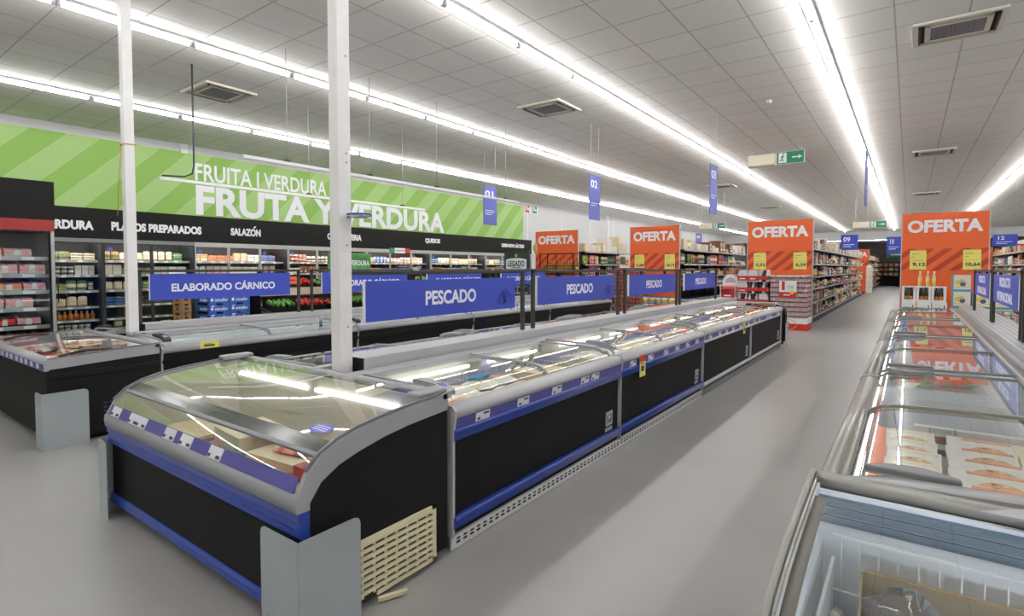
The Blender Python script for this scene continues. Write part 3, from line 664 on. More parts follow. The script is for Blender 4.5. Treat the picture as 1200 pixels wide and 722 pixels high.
def end_freezer(lab, x0, x1, yf, style, group):
    t = thing('end_freezer', lab, 'freezer', (x0, yf, 0), 0, group); w = x1-x0
    if style == 'black':
        outer = [(.0, .70), (.0, .765), (.02, .782), (.1, .79), (.3, .802), (.5, .816), (.7, .828), (.9, .835)]
        inner = [(.0, .70), (.12, .705), (.3, .715), (.5, .725), (.7, .735), (.9, .74)]
        glassc = [(.07, .785), (.2, .80), (.4, .812), (.6, .824), (.78, .83)]
        trim = MATS['grey_trim']; split = .07
    else:
        outer = [(-.01, .62), (.0, .66), (.04, .735), (.11, .795), (.2, .835), (.31, .862), (.46, .882), (.62, .895), (.75, .905), (.9, .915)]
        inner = [(.045, .60), (.105, .678), (.195, .727), (.305, .758), (.455, .788), (.615, .807), (.9, .825)]
        glassc = [(.012, .672), (.042, .728), (.11, .786), (.2, .826), (.31, .853), (.46, .873), (.62, .887), (.75, .897), (.86, .905)]
        trim = OLIVE if style == 'silver' else GREY
    zf = outer[0][1]
    # body: front panel, back panel, two side panels
    b = MB().box(.02, .018, .07, w-.02, .09, zf-.02, BLACK).box(.02, .86, .09, w-.02, .9, outer[-1][1]-.03, BLACK).box(.02, .05, .09, w-.02, .9, .3, BLACK)
    b.build('body', t)
    side = [(.02, .06)]+[(p, q-.004) for p, q in inner]+[(.9, .06)]
    for a in (.0, w-.02): MB().prism(side, 'x', a, a+.02, BLACK).build('side_panel', t)
    for a in (-.006, w-.022):
        MB().prism(outer+[(.9, inner[-1][1])]+inner[::-1][1:] if style == 'black' else outer+inner[::-1], 'x', a, a+.028, trim, False).build('side_trim', t)
        MB().band([(p, q+.002) for p, q in outer[2:]], 'x', a+.004, a+.02, -.012, MGREY if style != 'silver' else OLIVE).build('trim_cap', t)
    LN = LINER if style != 'blue' else CLINER
    MB().box(.03, .1, .3, w-.03, .84, .34, LN).box(.03, .09, .3, .045, .86, inner[-1][1]-.1, LN).box(w-.045, .09, .3, w-.03, .86, inner[-1][1]-.1, LN).box(.03, .09, .3, w-.03, .105, zf-.01, LN).box(.03, .84, .3, w-.03, .86, outer[-1][1]-.03, LN).build('liner', t)
    # lower side infill between liner and glass so that the ends close
    for a in (.022, w-.03): MB().prism([(p, q-.014) for p, q in outer[1:]]+[(.88, .5), (.1, .5)], 'x', a, a+.008, LN).build('inner_cheek', t)
    # front rail and price strip
    rail = MB().prism([(-.012, zf-.045), (-.018, zf+.0), (-.012, zf+.028), (.0, zf+.035), (.03, zf+.03), (.05, zf), (.05, zf-.045)] if style != 'black' else [(-.01, .69), (-.012, .772), (.01, .79), (.07, .79), (.075, .76), (.02, .69)], 'x', -.004, w+.004, trim, True).build('front_rail', t)
    if style == 'black':
        pr = MB().box(.0, -.016, .70, w, -.012, .755, VIOLET).build('price_rail', t)
        for i in range(12):
            xx = .06+i*.17+random.uniform(0, .05); MB().box(xx, -.019, .705, xx+.07, -.016, .75, LABELW).build('price_ticket', pr)
    else:
        d = [(-.004, zf+.034), (.024, zf+.092)]
        pr = MB().band(d, 'x', .03, w-.03, -.003, VIOLET if style == 'blue' else GREY, False).build('price_rail', t)
        for xx in ([.08, .36, .48, .86, 1.06, 1.38] if style == 'blue' else [.2, .7, 1.3]):
            MB().band([(-.0065, zf+.036), (.0205, zf+.09)], 'x', xx, xx+.13, -.003, LABELW, False).band([(-.006, zf+.044), (.000, zf+.058)], 'x', xx+.09, xx+.12, -.005, INK, False).band([(-.006, zf+.044), (.000, zf+.056)], 'x', xx+.01, xx+.03, -.005, INK, False).build('price_ticket', pr)
    if style == 'blue':
        for z, th in ((.455, .14), (.07, .06)):
            if th > .1: prof = [(.05, z), (.015, z), (-.002, z+.015), (.006, z+.036), (-.004, z+.05), (.006, z+.07), (.008, z+.076), (-.004, z+.08), (-.006, z+.115), (.05, z+.12)]
            else: prof = [(.05, z), (.02, z), (.0, z+.012), (.008, z+.03), (-.001, z+.045), (.012, z+.062), (.05, z+.064)]
            MB().prism(prof, 'x', -.002, w+.002, BUMP, False).build('bumper', t)
    elif style == 'black':
        MB().box(-.004, .02, .6, w+.004, .9, .66, BLACK).build('belt', t, .01); MB().box(.0, .015, .14, w, .05, .24, BLACK).build('bumper', t, .01)
    MB().box(.08, .1, 0, w-.08, .86, .09, BLACK).build('plinth', t)
    if style == 'blue':
        for f0, f1 in ((.1, .97), (1.07, 1.86)): MB().tube([(f0, .825, .80), (f1, .825, .80)], .015, M_FLAMP, 8).build('light_tube', t)
    elif style == 'silver': MB().tube([(.04, .14, .755), (w-.04, .14, .755)], .012, M_FRZB, 8).build('glow_strip', t)
    # back rail
    zb = outer[-1][1]
    MB().prism([(.865, zb-.03), (.868, zb-.002), (.88, zb+.006), (.92, zb+.006), (.93, zb-.03)], 'x', -.006, w+.006, trim if style != 'black' else GREY, True).build('rear_rail', t)
    # glass
    if style == 'blue':
        MB().sheet(glassc[:3], 'x', .025, w-.025, GLASS).build('front_glass', t)
        up = [(p, q+.006) for p, q in glassc[2:]]
        l = MB().sheet(up, 'x', .025, w-.025, GLASS).build('glass_lid', t)
        bm_ = mat('lid_band', (64, 68, 64), .15, 0, 0)
        MB().band([up[0], ((up[0][0]+up[1][0])/2, (up[0][1]+up[1][1])/2+.003), (up[1][0]-.015, up[1][1]-.004)], 'x', .02, w-.02, .005, bm_, False).build('dark_band', l)
        MB().prism([(up[0][0]-.012, up[0][1]-.016), (up[0][0]-.014, up[0][1]-.004), (up[0][0]+.004, up[0][1]+.006), (up[0][0]+.008, up[0][1]-.006)], 'x', .02, w-.02, MGREY).build('lid_edge', l)
        for a, dd in ((.02, 1), (w-.02, -1)):
            MB().box(a, .7, .915, a+dd*.09, .93, .945, GREY).build('lid_handle', l, .012)
        e = MB().prism([(w-.18+.075*math.cos(k), .24+.045*math.sin(k)) for k in [j*math.pi/8 for j in range(16)]], 'z', 0, .002, PVIOLET)
        for j in range(3): e.box(w-.23, .22+j*.016, .002, w-.13, .226+j*.016, .003, LABELW)
        st = e.build('round_sticker', l); st.location = (0, 0, .775); st.rotation_euler = (.20, 0, 0); st.location = (0, .0, .8)
    elif style == 'black':
        l = MB().sheet(glassc, 'x', .06, w-.06, GLASS).build('glass_lid', t)
        for a in (.1, w-.1): MB().tube([(a, .12, .8), (a-.02, .3, .83), (a, .52, .825)], .012, DARK).build('lid_handle', l)
    else:
        l = MB().sheet(glassc[1:-1], 'x', .06, w-.06, GLASS).build('glass_lid', t)
        MB().band(glassc[1:-1], 'x', .03, .06, .01, mat('gasket', (104, 100, 94), .5)).build('lid_frame', l); MB().band(glassc[1:-1], 'x', w-.06, w-.03, .01, MATS['gasket']).build('lid_frame', l)
        g = MB()
        for z in (.80, .83, .86): g.box(.03, .83, z-.012, w-.03, .842, z+.012, mat('gasket_blue', (92, 112, 130), .4))
        g.build('gasket', t)
        MB().prism([(.42, .80), (.55, .915), (w-.1, .95), (w, .93), (w, .8)], 'z', .928, .934, GREY).build('rear_plate', t)
    if style == 'blue':   # broken cream ventilation grille on the right side
        g = MB(); gy0, gy1, z0, z1 = .2, .8, .035, .335
        g.box(w, gy0, z1-.02, w+.012, gy1, z1, CREAM).box(w, gy0+.2, z0, w+.012, gy1, z0+.02, CREAM).box(w, gy1-.03, z0, w+.012, gy1, z1, CREAM).box(w, gy0, z0, w+.012, gy0+.02, z1, CREAM)
        for i in range(8): g.box(w, gy0, z0+.035+i*.033, w+.014, gy1-.03, z0+.052+i*.033, CREAM)
        for i in range(8): g.box(w, gy0+.04+i*.07, z0+.02, w+.009, gy0+.052+i*.07, z1-.02, CREAM)
        g.build('vent_grille', t)
        MB().box(w+.001, gy0, z0, w+.002, gy1, z1, mat('vent_back', (52, 46, 36), .8)).build('vent_backing', t)
        MB().prism([(w+.012, .4), (w+.03, .39), (w+.09, .52), (w+.072, .53)], 'z', .012, .03, CREAM).build('broken_slat', t)
    if style == 'black':
        g = MB()
        for i in range(9):
            for z in (.2, .24, .28, .32): g.box(w, .42+i*.045, z, w+.003, .45+i*.045, z+.02, MGREY if 0 else CHAR)
        g.build('vent_slots', t)
    return t
FG = 'glass topped chest freezers in the fish island'; LG = 'glass topped chest freezers in the meat island'; RG = 'glass topped chest freezers in the international island'
# fish island
end_freezer('curved glass fish freezer with blue bumpers closing the near end of its island', -4.2, -2.03, 1.27, 'blue', 'end freezers closing the islands')
RY = [2.22, 4.4, 6.78, 9.3, 11.85]
for i, st in enumerate(['blue', 'blue', 'grey', 'grey']):
    row_freezer('%s fish freezer on the aisle side, %s from its curved end freezer' % ('blue trimmed' if st == 'blue' else 'grey trimmed', nth(i+1)), -2.03, -1, RY[i], RY[i+1], st, FG)
    row_freezer('fish freezer on the far side of the sign posts, %s from the curved end freezer' % nth(i+1), -4.2, 1, RY[i], RY[i+1], 'blue', FG, False)
t = thing('island_closure', 'black rounded panel closing the far end of the fish freezer island', 'panel', (-3.115, 11.86, 0))
MB().prism([(-1.08, .1), (1.1, .1), (1.13, .66), (1.1, .78), (1.02, .84), (-.98, .84), (-1.06, .8), (-1.1, .7)], 'y', 0, .34, BLACK).build('body', t, .02); MB().box(-1.05, .0, .85, 1.0, .22, .9, GREY).build('top_rail', t, .01)
MB().box(1.135, .12, .02, 1.141, .4, .5, GALV).build('guard_plate', t); MB().box(-1.0, .02, 0, 1.0, .3, .1, BLACK).build('plinth', t)
# meat island
end_freezer('black end freezer with grey rim at the near end of the left island', -8.27, -6.1, 1.4, 'black', 'end freezers closing the islands')
LY = [2.32, 4.75, 7.2, 9.7, 12.6]
for i in range(4):
    row_freezer('black meat freezer with grey rim, %s from the left island end freezer' % nth(i+1), -6.1, -1, LY[i], LY[i+1], 'black', LG, False)
    row_freezer('black meat freezer on the wall side of its signs, %s from the near end' % nth(i+1), -8.27, 1, LY[i], LY[i+1], 'black', LG, False)
# right island
end_freezer('grey end freezer holding opened boxes at the bottom right', -.25, 1.92, 1.14, 'silver', 'end freezers closing the islands')
QY = [2.14, 4.6, 7.0, 9.4, 11.9]
for i in range(4):
    row_freezer('grey rimmed freezer beside the main aisle, %s from the bottom right end freezer' % nth(i+1), -.25, 1, QY[i], QY[i+1], 'silver', RG, True)
    row_freezer('grey rimmed freezer right of the international signs, %s from the near end' % nth(i+1), 1.92, -1, QY[i], QY[i+1], 'silver', RG, False)

def divider(name, lab, xc, y0, y1, z, w, perf=False):
    t = thing(name, lab, 'divider', (xc, y0, 0)); L = y1-y0
    MB().prism([(-w/2, .1), (-w/2, z-.05), (-w/2+.012, z), (w/2-.012, z), (w/2, z-.05), (w/2, .1)], 'y', .012, L, GREY).build('cover', t)
    MB().box(-w/2-.004, -.0, z-.14, w/2+.004, .012, z+.004, BLACK).build('end_cap', t)
    if perf:
        p = MB()
        for i in range(int(L/.05)):
            for j in range(5): p.box(-w/2+.04+j*.05, .03+i*.05, z, -w/2+.055+j*.05, .045+i*.05, z+.001, MGREY)
        p.build('perforation', t)
    return t
FD = mat('divider_grey', (196, 197, 194), .25)
divider('divider_cover', 'flat grey cover running under the fish sign posts', -3.115, 2.34, 11.85, .985, .3)
divider('divider_cover', 'flat grey cover running under the meat sign posts', -7.185, 2.5, 12.6, .955, .3)
divider('divider_cover', 'perforated grey cover running under the international sign posts', .835, 2.12, 11.9, .965, .3, True)

def sign_frame(xc, y0, y1, p0, p1, zb, words, lab, group, ztop=1.58, motif=False, zs=(1.22, 1.53), faces=(1, -1), hw=.5, hh=.09, clip=None):
    if clip: y0 = clip
    t = thing('sign_frame', lab, 'sign', (xc, y0, 0), 0, group); L = y1-y0
    for yy in ((0, L-.035) if clip is None else (L-.035,)): MB().box(-.0175, yy, zb, .0175, yy+.035, ztop, DARK).build('post', t, .003)
    MB().box(-.0175, 0, ztop-.03, .0175, L, ztop, DARK).build('top_bar', t, .003)
    pnl = MB().box(-.012, p0-y0, zs[0], .012, p1-y0, zs[1], BLUE).box(-.013, p0-y0-.004, zs[0], .013, p0-y0, zs[1], WHITE).build('panel', t)
    c = MB()
    for f in (.25, .75): c.box(-.012, (p0-y0)+(p1-p0)*f-.03, zs[1], .012, (p0-y0)+(p1-p0)*f+.03, ztop-.03, BLACK)
    c.build('clip', t)
    T = MB(); cy = (p0+p1)/2-y0; cz = (zs[0]+zs[1])/2
    for s in faces:
        if len(words) == 1: T.text(words[0], (.012*s, cy, cz), Y*s, Z, hw, hh, SIGNTXT, .003, .03)
        else:
            for k, wd in enumerate(words): T.text(wd, (.012*s, cy, cz+.075-.15*k), Y*s, Z, hw*(1 if k else .7), hh, SIGNTXT, .003, .03)
    T.build('lettering', pnl, norm=False)
    if motif:
        mm = MB(); dk = mat('motif_line', (72, 62, 150), .5, noise=0); my = p1-y0-.16
        for k in range(7):
            a = math.radians(-75+25*k); R_ = .12
            pts = [(.0135, my+math.sin(a)*R_*f+math.cos(a)*.035*math.sin(math.pi*f)*g, zs[0]+.06+math.cos(a)*R_*f-math.sin(a)*.035*math.sin(math.pi*f)*g) for g in (1, -1) for f in ([0, .25, .5, .75, 1] if g == 1 else [1, .75, .5, .25, 0])]
            mm.tube(pts, .0018, dk, 3)
        mm.build('lotus_outline', pnl)
SGF = 'blue signs over the fish island'
for i, (a, b, p, q) in enumerate([(2.4, 4.43, 2.47, 4.27), (4.58, 6.62, 4.66, 6.47), (6.8, 8.86, 6.93, 8.75), (8.98, 11.1, 9.2, 11.0)]):
    sign_frame(-3.1, a, b, p, q, .985, ['PESCADO'], 'blue hanging sign reading PESCADO, %s from the near column' % nth(i+1), SGF, zs=(1.215, 1.508), motif=i < 2, clip=2.335 if i == 0 else None, hw=.62, hh=.115)
for i, (a, b, p, q) in enumerate([(2.5, 4.56, 2.62, 4.4), (4.74, 6.8, 4.93, 6.7), (6.98, 9.05, 7.15, 8.93), (9.2, 11.3, 9.4, 11.15)]):
    sign_frame(-7.18, a, b, p, q, .955, ['ELABORADO CÁRNICO'], 'blue hanging sign reading ELABORADO CÁRNICO, %s from the left column' % nth(i+1), 'blue signs over the meat island', hw=1.32, hh=.12)
for i, (a, b, p, q) in enumerate([(4.3, 6.3, 4.45, 6.2), (6.42, 8.45, 6.55, 8.33), (8.55, 10.7, 8.7, 10.5)]):
    sign_frame(.8, a, b, p, q, .965, ['PRODUCTO', 'INTERNACIONAL'], 'blue sign reading PRODUCTO INTERNACIONAL, %s from the near end of the right island' % nth(i+1), 'blue signs over the international island', faces=(-1, 1), hw=1.1, hh=.1)

# ------------------------------------------------------------------ same() : things nothing tells apart share one label
def same(o, label, cat, group):
    LABELS[label] = 1; o['label'] = label; o['category'] = cat; o['group'] = group
    return o

# ------------------------------------------------------------------ contents of the freezers
def heap(xa, xb, ya, yb, z0, rows, cols_n, layers, kinds, cols, lab, group, jit=.25, size=(.17, .05, .24)):
    i = 0; dx = (xb-xa)/cols_n; dy = (yb-ya)/rows
    for l in range(layers):
        for r in range(rows):
            for c in range(cols_n):
                i += 1; a, b = random.sample(cols, 2); k = random.choice(kinds)
                if k == 'bag':
                    sz = size; h = sz[1]
                    rz = random.uniform(-jit, jit); ry = math.pi/2+random.uniform(-.08, .08)
                    ox = -math.cos(rz)*sz[2]/2; oy = -math.sin(rz)*sz[2]/2
                    put('bag', a, b, sz, (xa+dx*(c+.5)+ox, ya+dy*(r+.5)+oy, z0+.03+l*h*.95), rz, '%s frozen bag, %s packed in %s' % (a, nth(i), lab), group, ry=ry)
                else:
                    sz = (.2, .16, .05); put('carton', a, b, sz, (xa+dx*(c+.5), ya+dy*(r+.5), z0+.005+l*.052), random.uniform(-.1, .1)*jit, '%s frozen carton, %s packed in %s' % (a, nth(i), lab), group)
FISH = ['white', 'cream', 'beige', 'white', 'cream', 'salmon']
GF = 'frozen packs inside the freezers'
heap(-2.78, -2.18, 2.36, 3.5, .53, 5, 2, 3, ['bag'], FISH, 'the first fish freezer', GF, .4, (.24, .07, .3))
put('case', 'beige', 'dark', (.38, .3, .3), (-2.5, 3.82, .45), 0, 'beige cardboard case with dark band inside the first fish freezer', GF)
put('case', 'teal', 'blue', (.2, .1, .3), (-2.7, 3.25, .46), .3, 'blue printed carton standing upright in the first fish freezer', GF)
heap(-2.78, -2.18, 4.55, 6.6, .56, 7, 2, 3, ['bag'], FISH, 'the second fish freezer', GF, .5, (.24, .06, .3))
heap(-2.78, -2.18, 6.95, 9.1, .53, 5, 2, 3, ['bag'], ['orange', 'salmon', 'white', 'cream'], 'the third fish freezer', GF, .4, (.26, .07, .3))
heap(-2.78, -2.18, 9.45, 11.7, .53, 5, 2, 3, ['bag'], ['orange', 'salmon', 'red', 'cream'], 'the fourth fish freezer', GF, .4, (.26, .07, .3))
# curved end freezer of the fish island
for i, (x, y, z, w, d, h, c, c2, rz) in enumerate([(-3.78, 1.6, .345, .45, .3, .2, 'beige', 'salmon', .05), (-3.3, 1.75, .345, .38, .3, .26, 'cream', 'beige', -.1), (-3.2, 1.47, .345, .3, .16, .18, 'teal', 'blue', .3), (-2.78, 1.72, .345, .45, .3, .22, 'cream', 'red', .08),
                                               (-2.3, 1.68, .345, .38, .3, .26, 'red', 'white', 0), (-2.75, 1.46, .345, .38, .2, .17, 'salmon', 'red', .1), (-2.28, 1.43, .345, .36, .2, .18, 'cream', 'salmon', -.05)]):
    put('case', c, c2, (w, d, h), (x, y, z), rz+math.pi/2, '%s frozen food case, %s from the left inside the curved glass fish freezer' % (c, nth(i+1)), GF)
for i, (x, y, z, c, c2) in enumerate([(-3.1, 1.75, .62, 'purple', 'salmon'), (-2.75, 1.72, .58, 'salmon', 'red'), (-2.55, 1.5, .5, 'red', 'salmon'), (-3.5, 1.5, .5, 'purple', 'pink'), (-2.32, 1.64, .62, 'salmon', 'cream')]):
    put('bag', c, c2, (.2, .05, .26), (x-.13, y, z), .2*i, '%s frozen bag lying on a case, %s in the curved glass fish freezer' % (c, nth(i+1)), GF, ry=math.pi/2)
# black end freezer on the left: meat packs under clear film
i = 0
for r in range(3):
    for c in range(9):
        i += 1; col = random.choice(['pink', 'red', 'salmon', 'dark', 'cream', 'pink', 'white'])
        o = put('bag', col, random.choice(['white', 'red', 'dark', 'pink']), (.2, .06, .26), (-8.08+c*.21-.02, 1.58+r*.22, .69), 1.5+random.uniform(-.4, .4), '%s glossy meat pack, %s in the black end freezer' % (col, nth(i)), GF, ry=math.pi/2+random.uniform(-.2, .2))
put_base = MB().box(-8.2, 1.52, .36, -6.17, 2.22, .64, CLINER).build('freezer_crate'); tag(put_base, 'pale raised inner crate under the meat packs in the black end freezer', 'crate')
heap(-6.86, -6.24, 2.5, 4.6, .6, 6, 2, 2, ['bag'], ['white', 'purple', 'pink', 'brown', 'white'], 'the first meat freezer', GF, .4, (.2, .05, .28))
heap(-6.86, -6.24, 4.95, 7.0, .6, 6, 2, 2, ['bag'], ['white', 'blue', 'cream', 'pink'], 'the second meat freezer', GF, .4, (.2, .05, .28))
heap(-6.86, -6.24, 7.4, 12.3, .6, 9, 2, 1, ['bag'], ['white', 'blue', 'cream', 'pink'], 'the farther meat freezers', GF, .4, (.2, .05, .28))
# right island: frozen pizza packs
def pizza_mesh(c, c2):
    k = ('pizza', c, c2)
    if k in _P: return _P[k]
    M = MB().box(-.13, -.13, 0, .13, .13, .028, pm('white')).box(-.131, -.131, .002, -.08, .131, .029, pm(c)).box(-.07, .105, .028, .12, .125, .0292, pm(c2))
    M.prism([(.03+.09*math.cos(a), -.02+.085*math.sin(a)) for a in [j*math.pi/10 for j in range(20)]], 'z', .028, .0295, mat('pizza_crust', (206, 160, 104), .6, noise=.2, scale=40))
    rr = random.Random(5)
    for j in range(26):
        a, q = rr.uniform(0, 6.28), rr.uniform(0, .075); x, y = .03+q*math.cos(a), -.02+q*math.sin(a)
        M.box(x-.009, y-.007, .0295, x+.009, y+.007, .0302, random.Random(j).choice([pm('red'), pm('cream'), pm('brown'), pm('salmon'), pm('cream')]))
    _P[k] = M.mesh('pizza_box'); return _P[k]
n = 0
for cx_, c, c2 in [(.0, 'salmon', 'cream'), (.3, 'white', 'salmon'), (.575, 'cream', 'white')]:
    for r in range(7):
        n += 1; o = obj('frozen_pizza_box', pizza_mesh(c, c2), None, (cx_+random.uniform(-.01, .01), 2.36+r*.19, .66)); o.rotation_euler = (math.radians(15), 0, math.pi/2*0+random.uniform(-.06, .06))
        tag(o, 'frozen pizza pack with %s edge, %s in the nearest right island freezer' % (c, nth(n)), 'pizza box', 'frozen pizza packs')
for r in range(6):
    put('carton', 'white', 'red', (.24, .05, .3), (.16+.08*r, 3.78, .42), math.pi/2, 'white frozen carton on edge, %s in the nearest right island freezer' % nth(r+1), GF)
for q, (a, b, cols) in enumerate([(4.75, 6.85, ['white', 'cream', 'green', 'red']), (7.15, 9.25, ['white', 'red', 'yellow', 'cream']), (9.55, 11.75, ['white', 'blue', 'cream'])]):
    heap(-.1, .52, a, b, .45, 6, 2, 2, ['bag', 'carton'], cols, 'the %s right island freezer' % nth(q+2), GF, .3, (.24, .06, .28))
# opened taupe boxes, plastic bag and wire basket in the near right freezer
def open_box(x, y, z, w, d, h, rz, lab):
    t = thing('opened_box', lab, 'box', (x, y, z), rz, 'opened boxes in the bottom right freezer'); th = .006
    MB().box(-w/2, -d/2, 0, w/2, -d/2+th, h, TAUPE).box(-w/2, d/2-th, 0, w/2, d/2, h, TAUPE).box(-w/2, -d/2, 0, -w/2+th, d/2, h, TAUPE).box(w/2-th, -d/2, 0, w/2, d/2, h, TAUPE).box(-w/2, -d/2, 0, w/2, d/2, th, TAUPE).build('walls', t)
    f = MB().prism([(d/2, h-.002), (d/2+.05, h-.09), (d/2+.054, h-.087), (d/2, h+.005)], 'x', -w/2+.01, w/2-.01, KRAFT).build('flap', t)
open_box(.14, 1.66, .345, .46, .42, .37, .03, 'taupe opened cardboard box at the left inside the bottom right freezer')
open_box(.66, 1.66, .345, .5, .42, .37, -.03, 'taupe opened cardboard box beside the plastic filled one, bottom right freezer')
open_box(1.24, 1.66, .345, .5, .42, .37, 0, 'taupe opened cardboard box farthest right in the bottom right freezer')
def crumple(name, lab, x, y, z, s, m, cat, seed, parent=None):
    b = bmesh.new(); bmesh.ops.create_icosphere(b, subdivisions=3, radius=1); r = random.Random(seed)
    ph = [(r.uniform(2, 6), r.uniform(0, 6), Vector((r.uniform(-1, 1), r.uniform(-1, 1), r.uniform(-1, 1))).normalized()) for _ in range(7)]
    for v in b.verts:
        k = 1+sum(.09*math.sin(f*v.co.dot(d)*2+p) for f, p, d in ph); v.co = Vector((v.co.x*s[0], v.co.y*s[1], v.co.z*s[2]))*k
    me = bpy.data.meshes.new(name); b.to_mesh(me); b.free(); me.materials.append(m)
    for p in me.polygons: p.use_smooth = True
    o = obj(name, me, parent, (x, y, z)); return tag(o, lab, cat) if lab else o
crumple('plastic_bag', 'clear crumpled plastic bag in the left taupe box, bottom right freezer', .02, 1.66, .66, (.09, .13, .1), FILM, 'bag', 3)
crumple('plastic_bag', 'greyish plastic wrapped pack under the clear bag, bottom right freezer', .12, 1.64, .56, (.16, .15, .1), mat('plastic_wrap', (150, 146, 150), .2, 0, .2, 9), 'bag', 8)
e = [o for o in bpy.data.objects if o.name.startswith('end_freezer') and 'bottom right' in o.get('label', '')][0]
wb = MB()
for i in range(42): wb.box(.1+i*.047, .745, .45, .104+i*.047, .75, .79, WIRE)
for z in (.45, .62, .79): wb.box(.08, .742, z-.003, 2.08, .752, z+.003, WIRE)
for i in range(14): wb.box(.08, .14+i*.045, .45, .084, .145+i*.045, .72, WIRE)
wb.box(.078, .12, .715, .086, .75, .722, WIRE); wb.build('wire_basket', e)
MB().prism([(.9, .74), (.93, .775), (.87, .775)], 'y', .836, .839, RED).box(.9, .836, .735, 1.9, .839, .742, RED).build('load_line_mark', e)
tb = MB().tube([(.12, .32, .7), (.12, .4, .73), (.12, .48, .7)], .014, OLIVE); tb.build('basket_handle', e)

# yellow offer tickets on the rails
def rail_card(x, y, z, w, h, lab, s=1, red=False):
    t = thing('offer_ticket', lab, 'ticket', (x, y, z), 0, 'yellow offer tickets')
    M = MB().box(0, -w/2, -h, s*.004, w/2, 0, YELLOW)
    if red: M.box(s*.004, -w/2, -h*.3, s*.005, w/2, 0, RED)
    M.build('card', t); MB().box(s*.005, -w*.3, -h*.75, s*.006, w*.25, -h*.5, INK).box(s*.005, -w*.3, -h*.42, s*.006, w*.1, -h*.36, INK).build('print', t)
rail_card(-2.012, 4.83, .78, .13, .2, 'yellow offer ticket with red top on the second fish freezer', 1, True)
rail_card(-2.015, 8.75, .77, .12, .17, 'yellow offer ticket on the third fish freezer')
rail_card(-6.08, 2.78, .815, .2, .075, 'wide yellow offer ticket on the first meat freezer')

# ------------------------------------------------------------------ blue and brown produce boxes, produce stand
def crate_box(c, lettered):
    k = ('crate', c)
    M = MB(); h = .158; w, d = (.365, .52) if c == 'blue' else (.17, .32)
    mm = mat('box_'+c, (46, 92, 178) if c == 'blue' else (160, 120, 78), .6)
    M.box(-d/2, -w/2, 0, -d/2+.008, w/2, h, mm).box(d/2-.008, -w/2, 0, d/2, w/2, h-.03, mm).box(d/2-.008, -w/2, h-.03, d/2, -w*.16, h, mm).box(d/2-.008, w*.16, h-.03, d/2, w/2, h, mm)
    M.box(-d/2, -w/2, 0, d/2, -w/2+.008, h-.035, mm).box(-d/2, w/2-.008, 0, d/2, w/2, h-.035, mm).box(-d/2, -w/2, 0, d/2, w/2, .008, mm)
    for sy in (-1, 1):
        for sx in (-1, 1): M.box(sx*(d/2-.07), sy*(w/2-.008), h-.036, sx*d/2, sy*w/2, h, mm)
    if c != 'blue':
        M.box(d/2, -.03, .06, d/2+.002, .03, .1, DARK)
        M.box(-.04, -w/2-.002, .05, .04, -w/2, .1, DARK)
    return M.mesh('box')
bmesh_blue = crate_box('blue', True); bmesh_brown = crate_box('brown', False)
lt = MB().text('mimaflor', (.262, .03, .06), Y, Z, .23, .06, SIGNTXT, .002, .02).text('mimaflor', (.05, -.185, .06), X, Z, .3, .06, SIGNTXT, .002, .02)
lt.prism([(-.135+.024*math.cos(a), .06+.03*math.sin(a)) for a in [j*math.pi/4 for j in range(8)]], 'x', .26, .262, SIGNTXT).box(.26, -.15, .1, .262, -.09, .118, SIGNTXT)
lt = lt.mesh('lettering', norm=False)
for cx_, cy_, nm, n0 in [(-10.3, 4.78, 'left', 8), (-10.3, 5.152, 'right', 8)]:
    for i in range(n0):
        t = thing('produce_box', 'blue lettered cardboard produce box, %s up in the %s column of the stack' % (nth(i+1), nm), 'box', (cx_, cy_, i*.161), 0, 'blue produce boxes')
        obj('tray', bmesh_blue, t); obj('lettering', lt, t)
for i in range(8):
    o = obj('produce_box', bmesh_brown, None, (-10.42, 4.31, i*.161)); tag(o, 'brown cardboard produce box, %s up in the stack left of the blue ones' % nth(i+1), 'box', 'brown produce boxes')

t = thing('produce_stand', 'long two tier beige produce stand behind the left freezer island', 'stand', (-9.6, 5.5, -.0))
SL = 6.3
MB().box(-.9, 0, 0, .0, SL, .1, DARK).box(-.02, 0, .1, .0, SL, .7, BEIGE).box(-.9, 0, .1, -.88, SL, 1.28, BEIGE).box(-.9, 0, .1, 0, .03, .74, BLACK).box(-.9, 0, .1, -.4, .03, 1.26, BLACK).build('cabinet', t)
MB().prism([(0, .72), (-.45, .82), (-.45, .86), (0, .76)], 'y', 0, SL, DARK).build('shelf', t)
MB().prism([(-.38, 1.12), (-.9, 1.26), (-.9, 1.3), (-.38, 1.16)], 'y', 0, SL, DARK).build('shelf', t)
MB().box(-.385, 0, 1.06, -.365, SL, 1.21, BEIGE).build('fascia_board', t)
VEG = {'green_pepper': ((84, 140, 48), (.036, .036, .07)), 'tomato': ((206, 52, 34), (.036, .036, .034)), 'red_pepper': ((190, 36, 30), (.038, .038, .065)), 'lettuce': ((118, 150, 70), (.075, .075, .06)), 'cucumber': ((60, 104, 44), (.025, .08, .025)), 'purple_lettuce': ((150, 104, 124), (.075, .075, .06)), 'orange': ((226, 140, 50), (.04, .04, .039)), 'courgette': ((92, 128, 62), (.028, .09, .028))}
_veg = {}
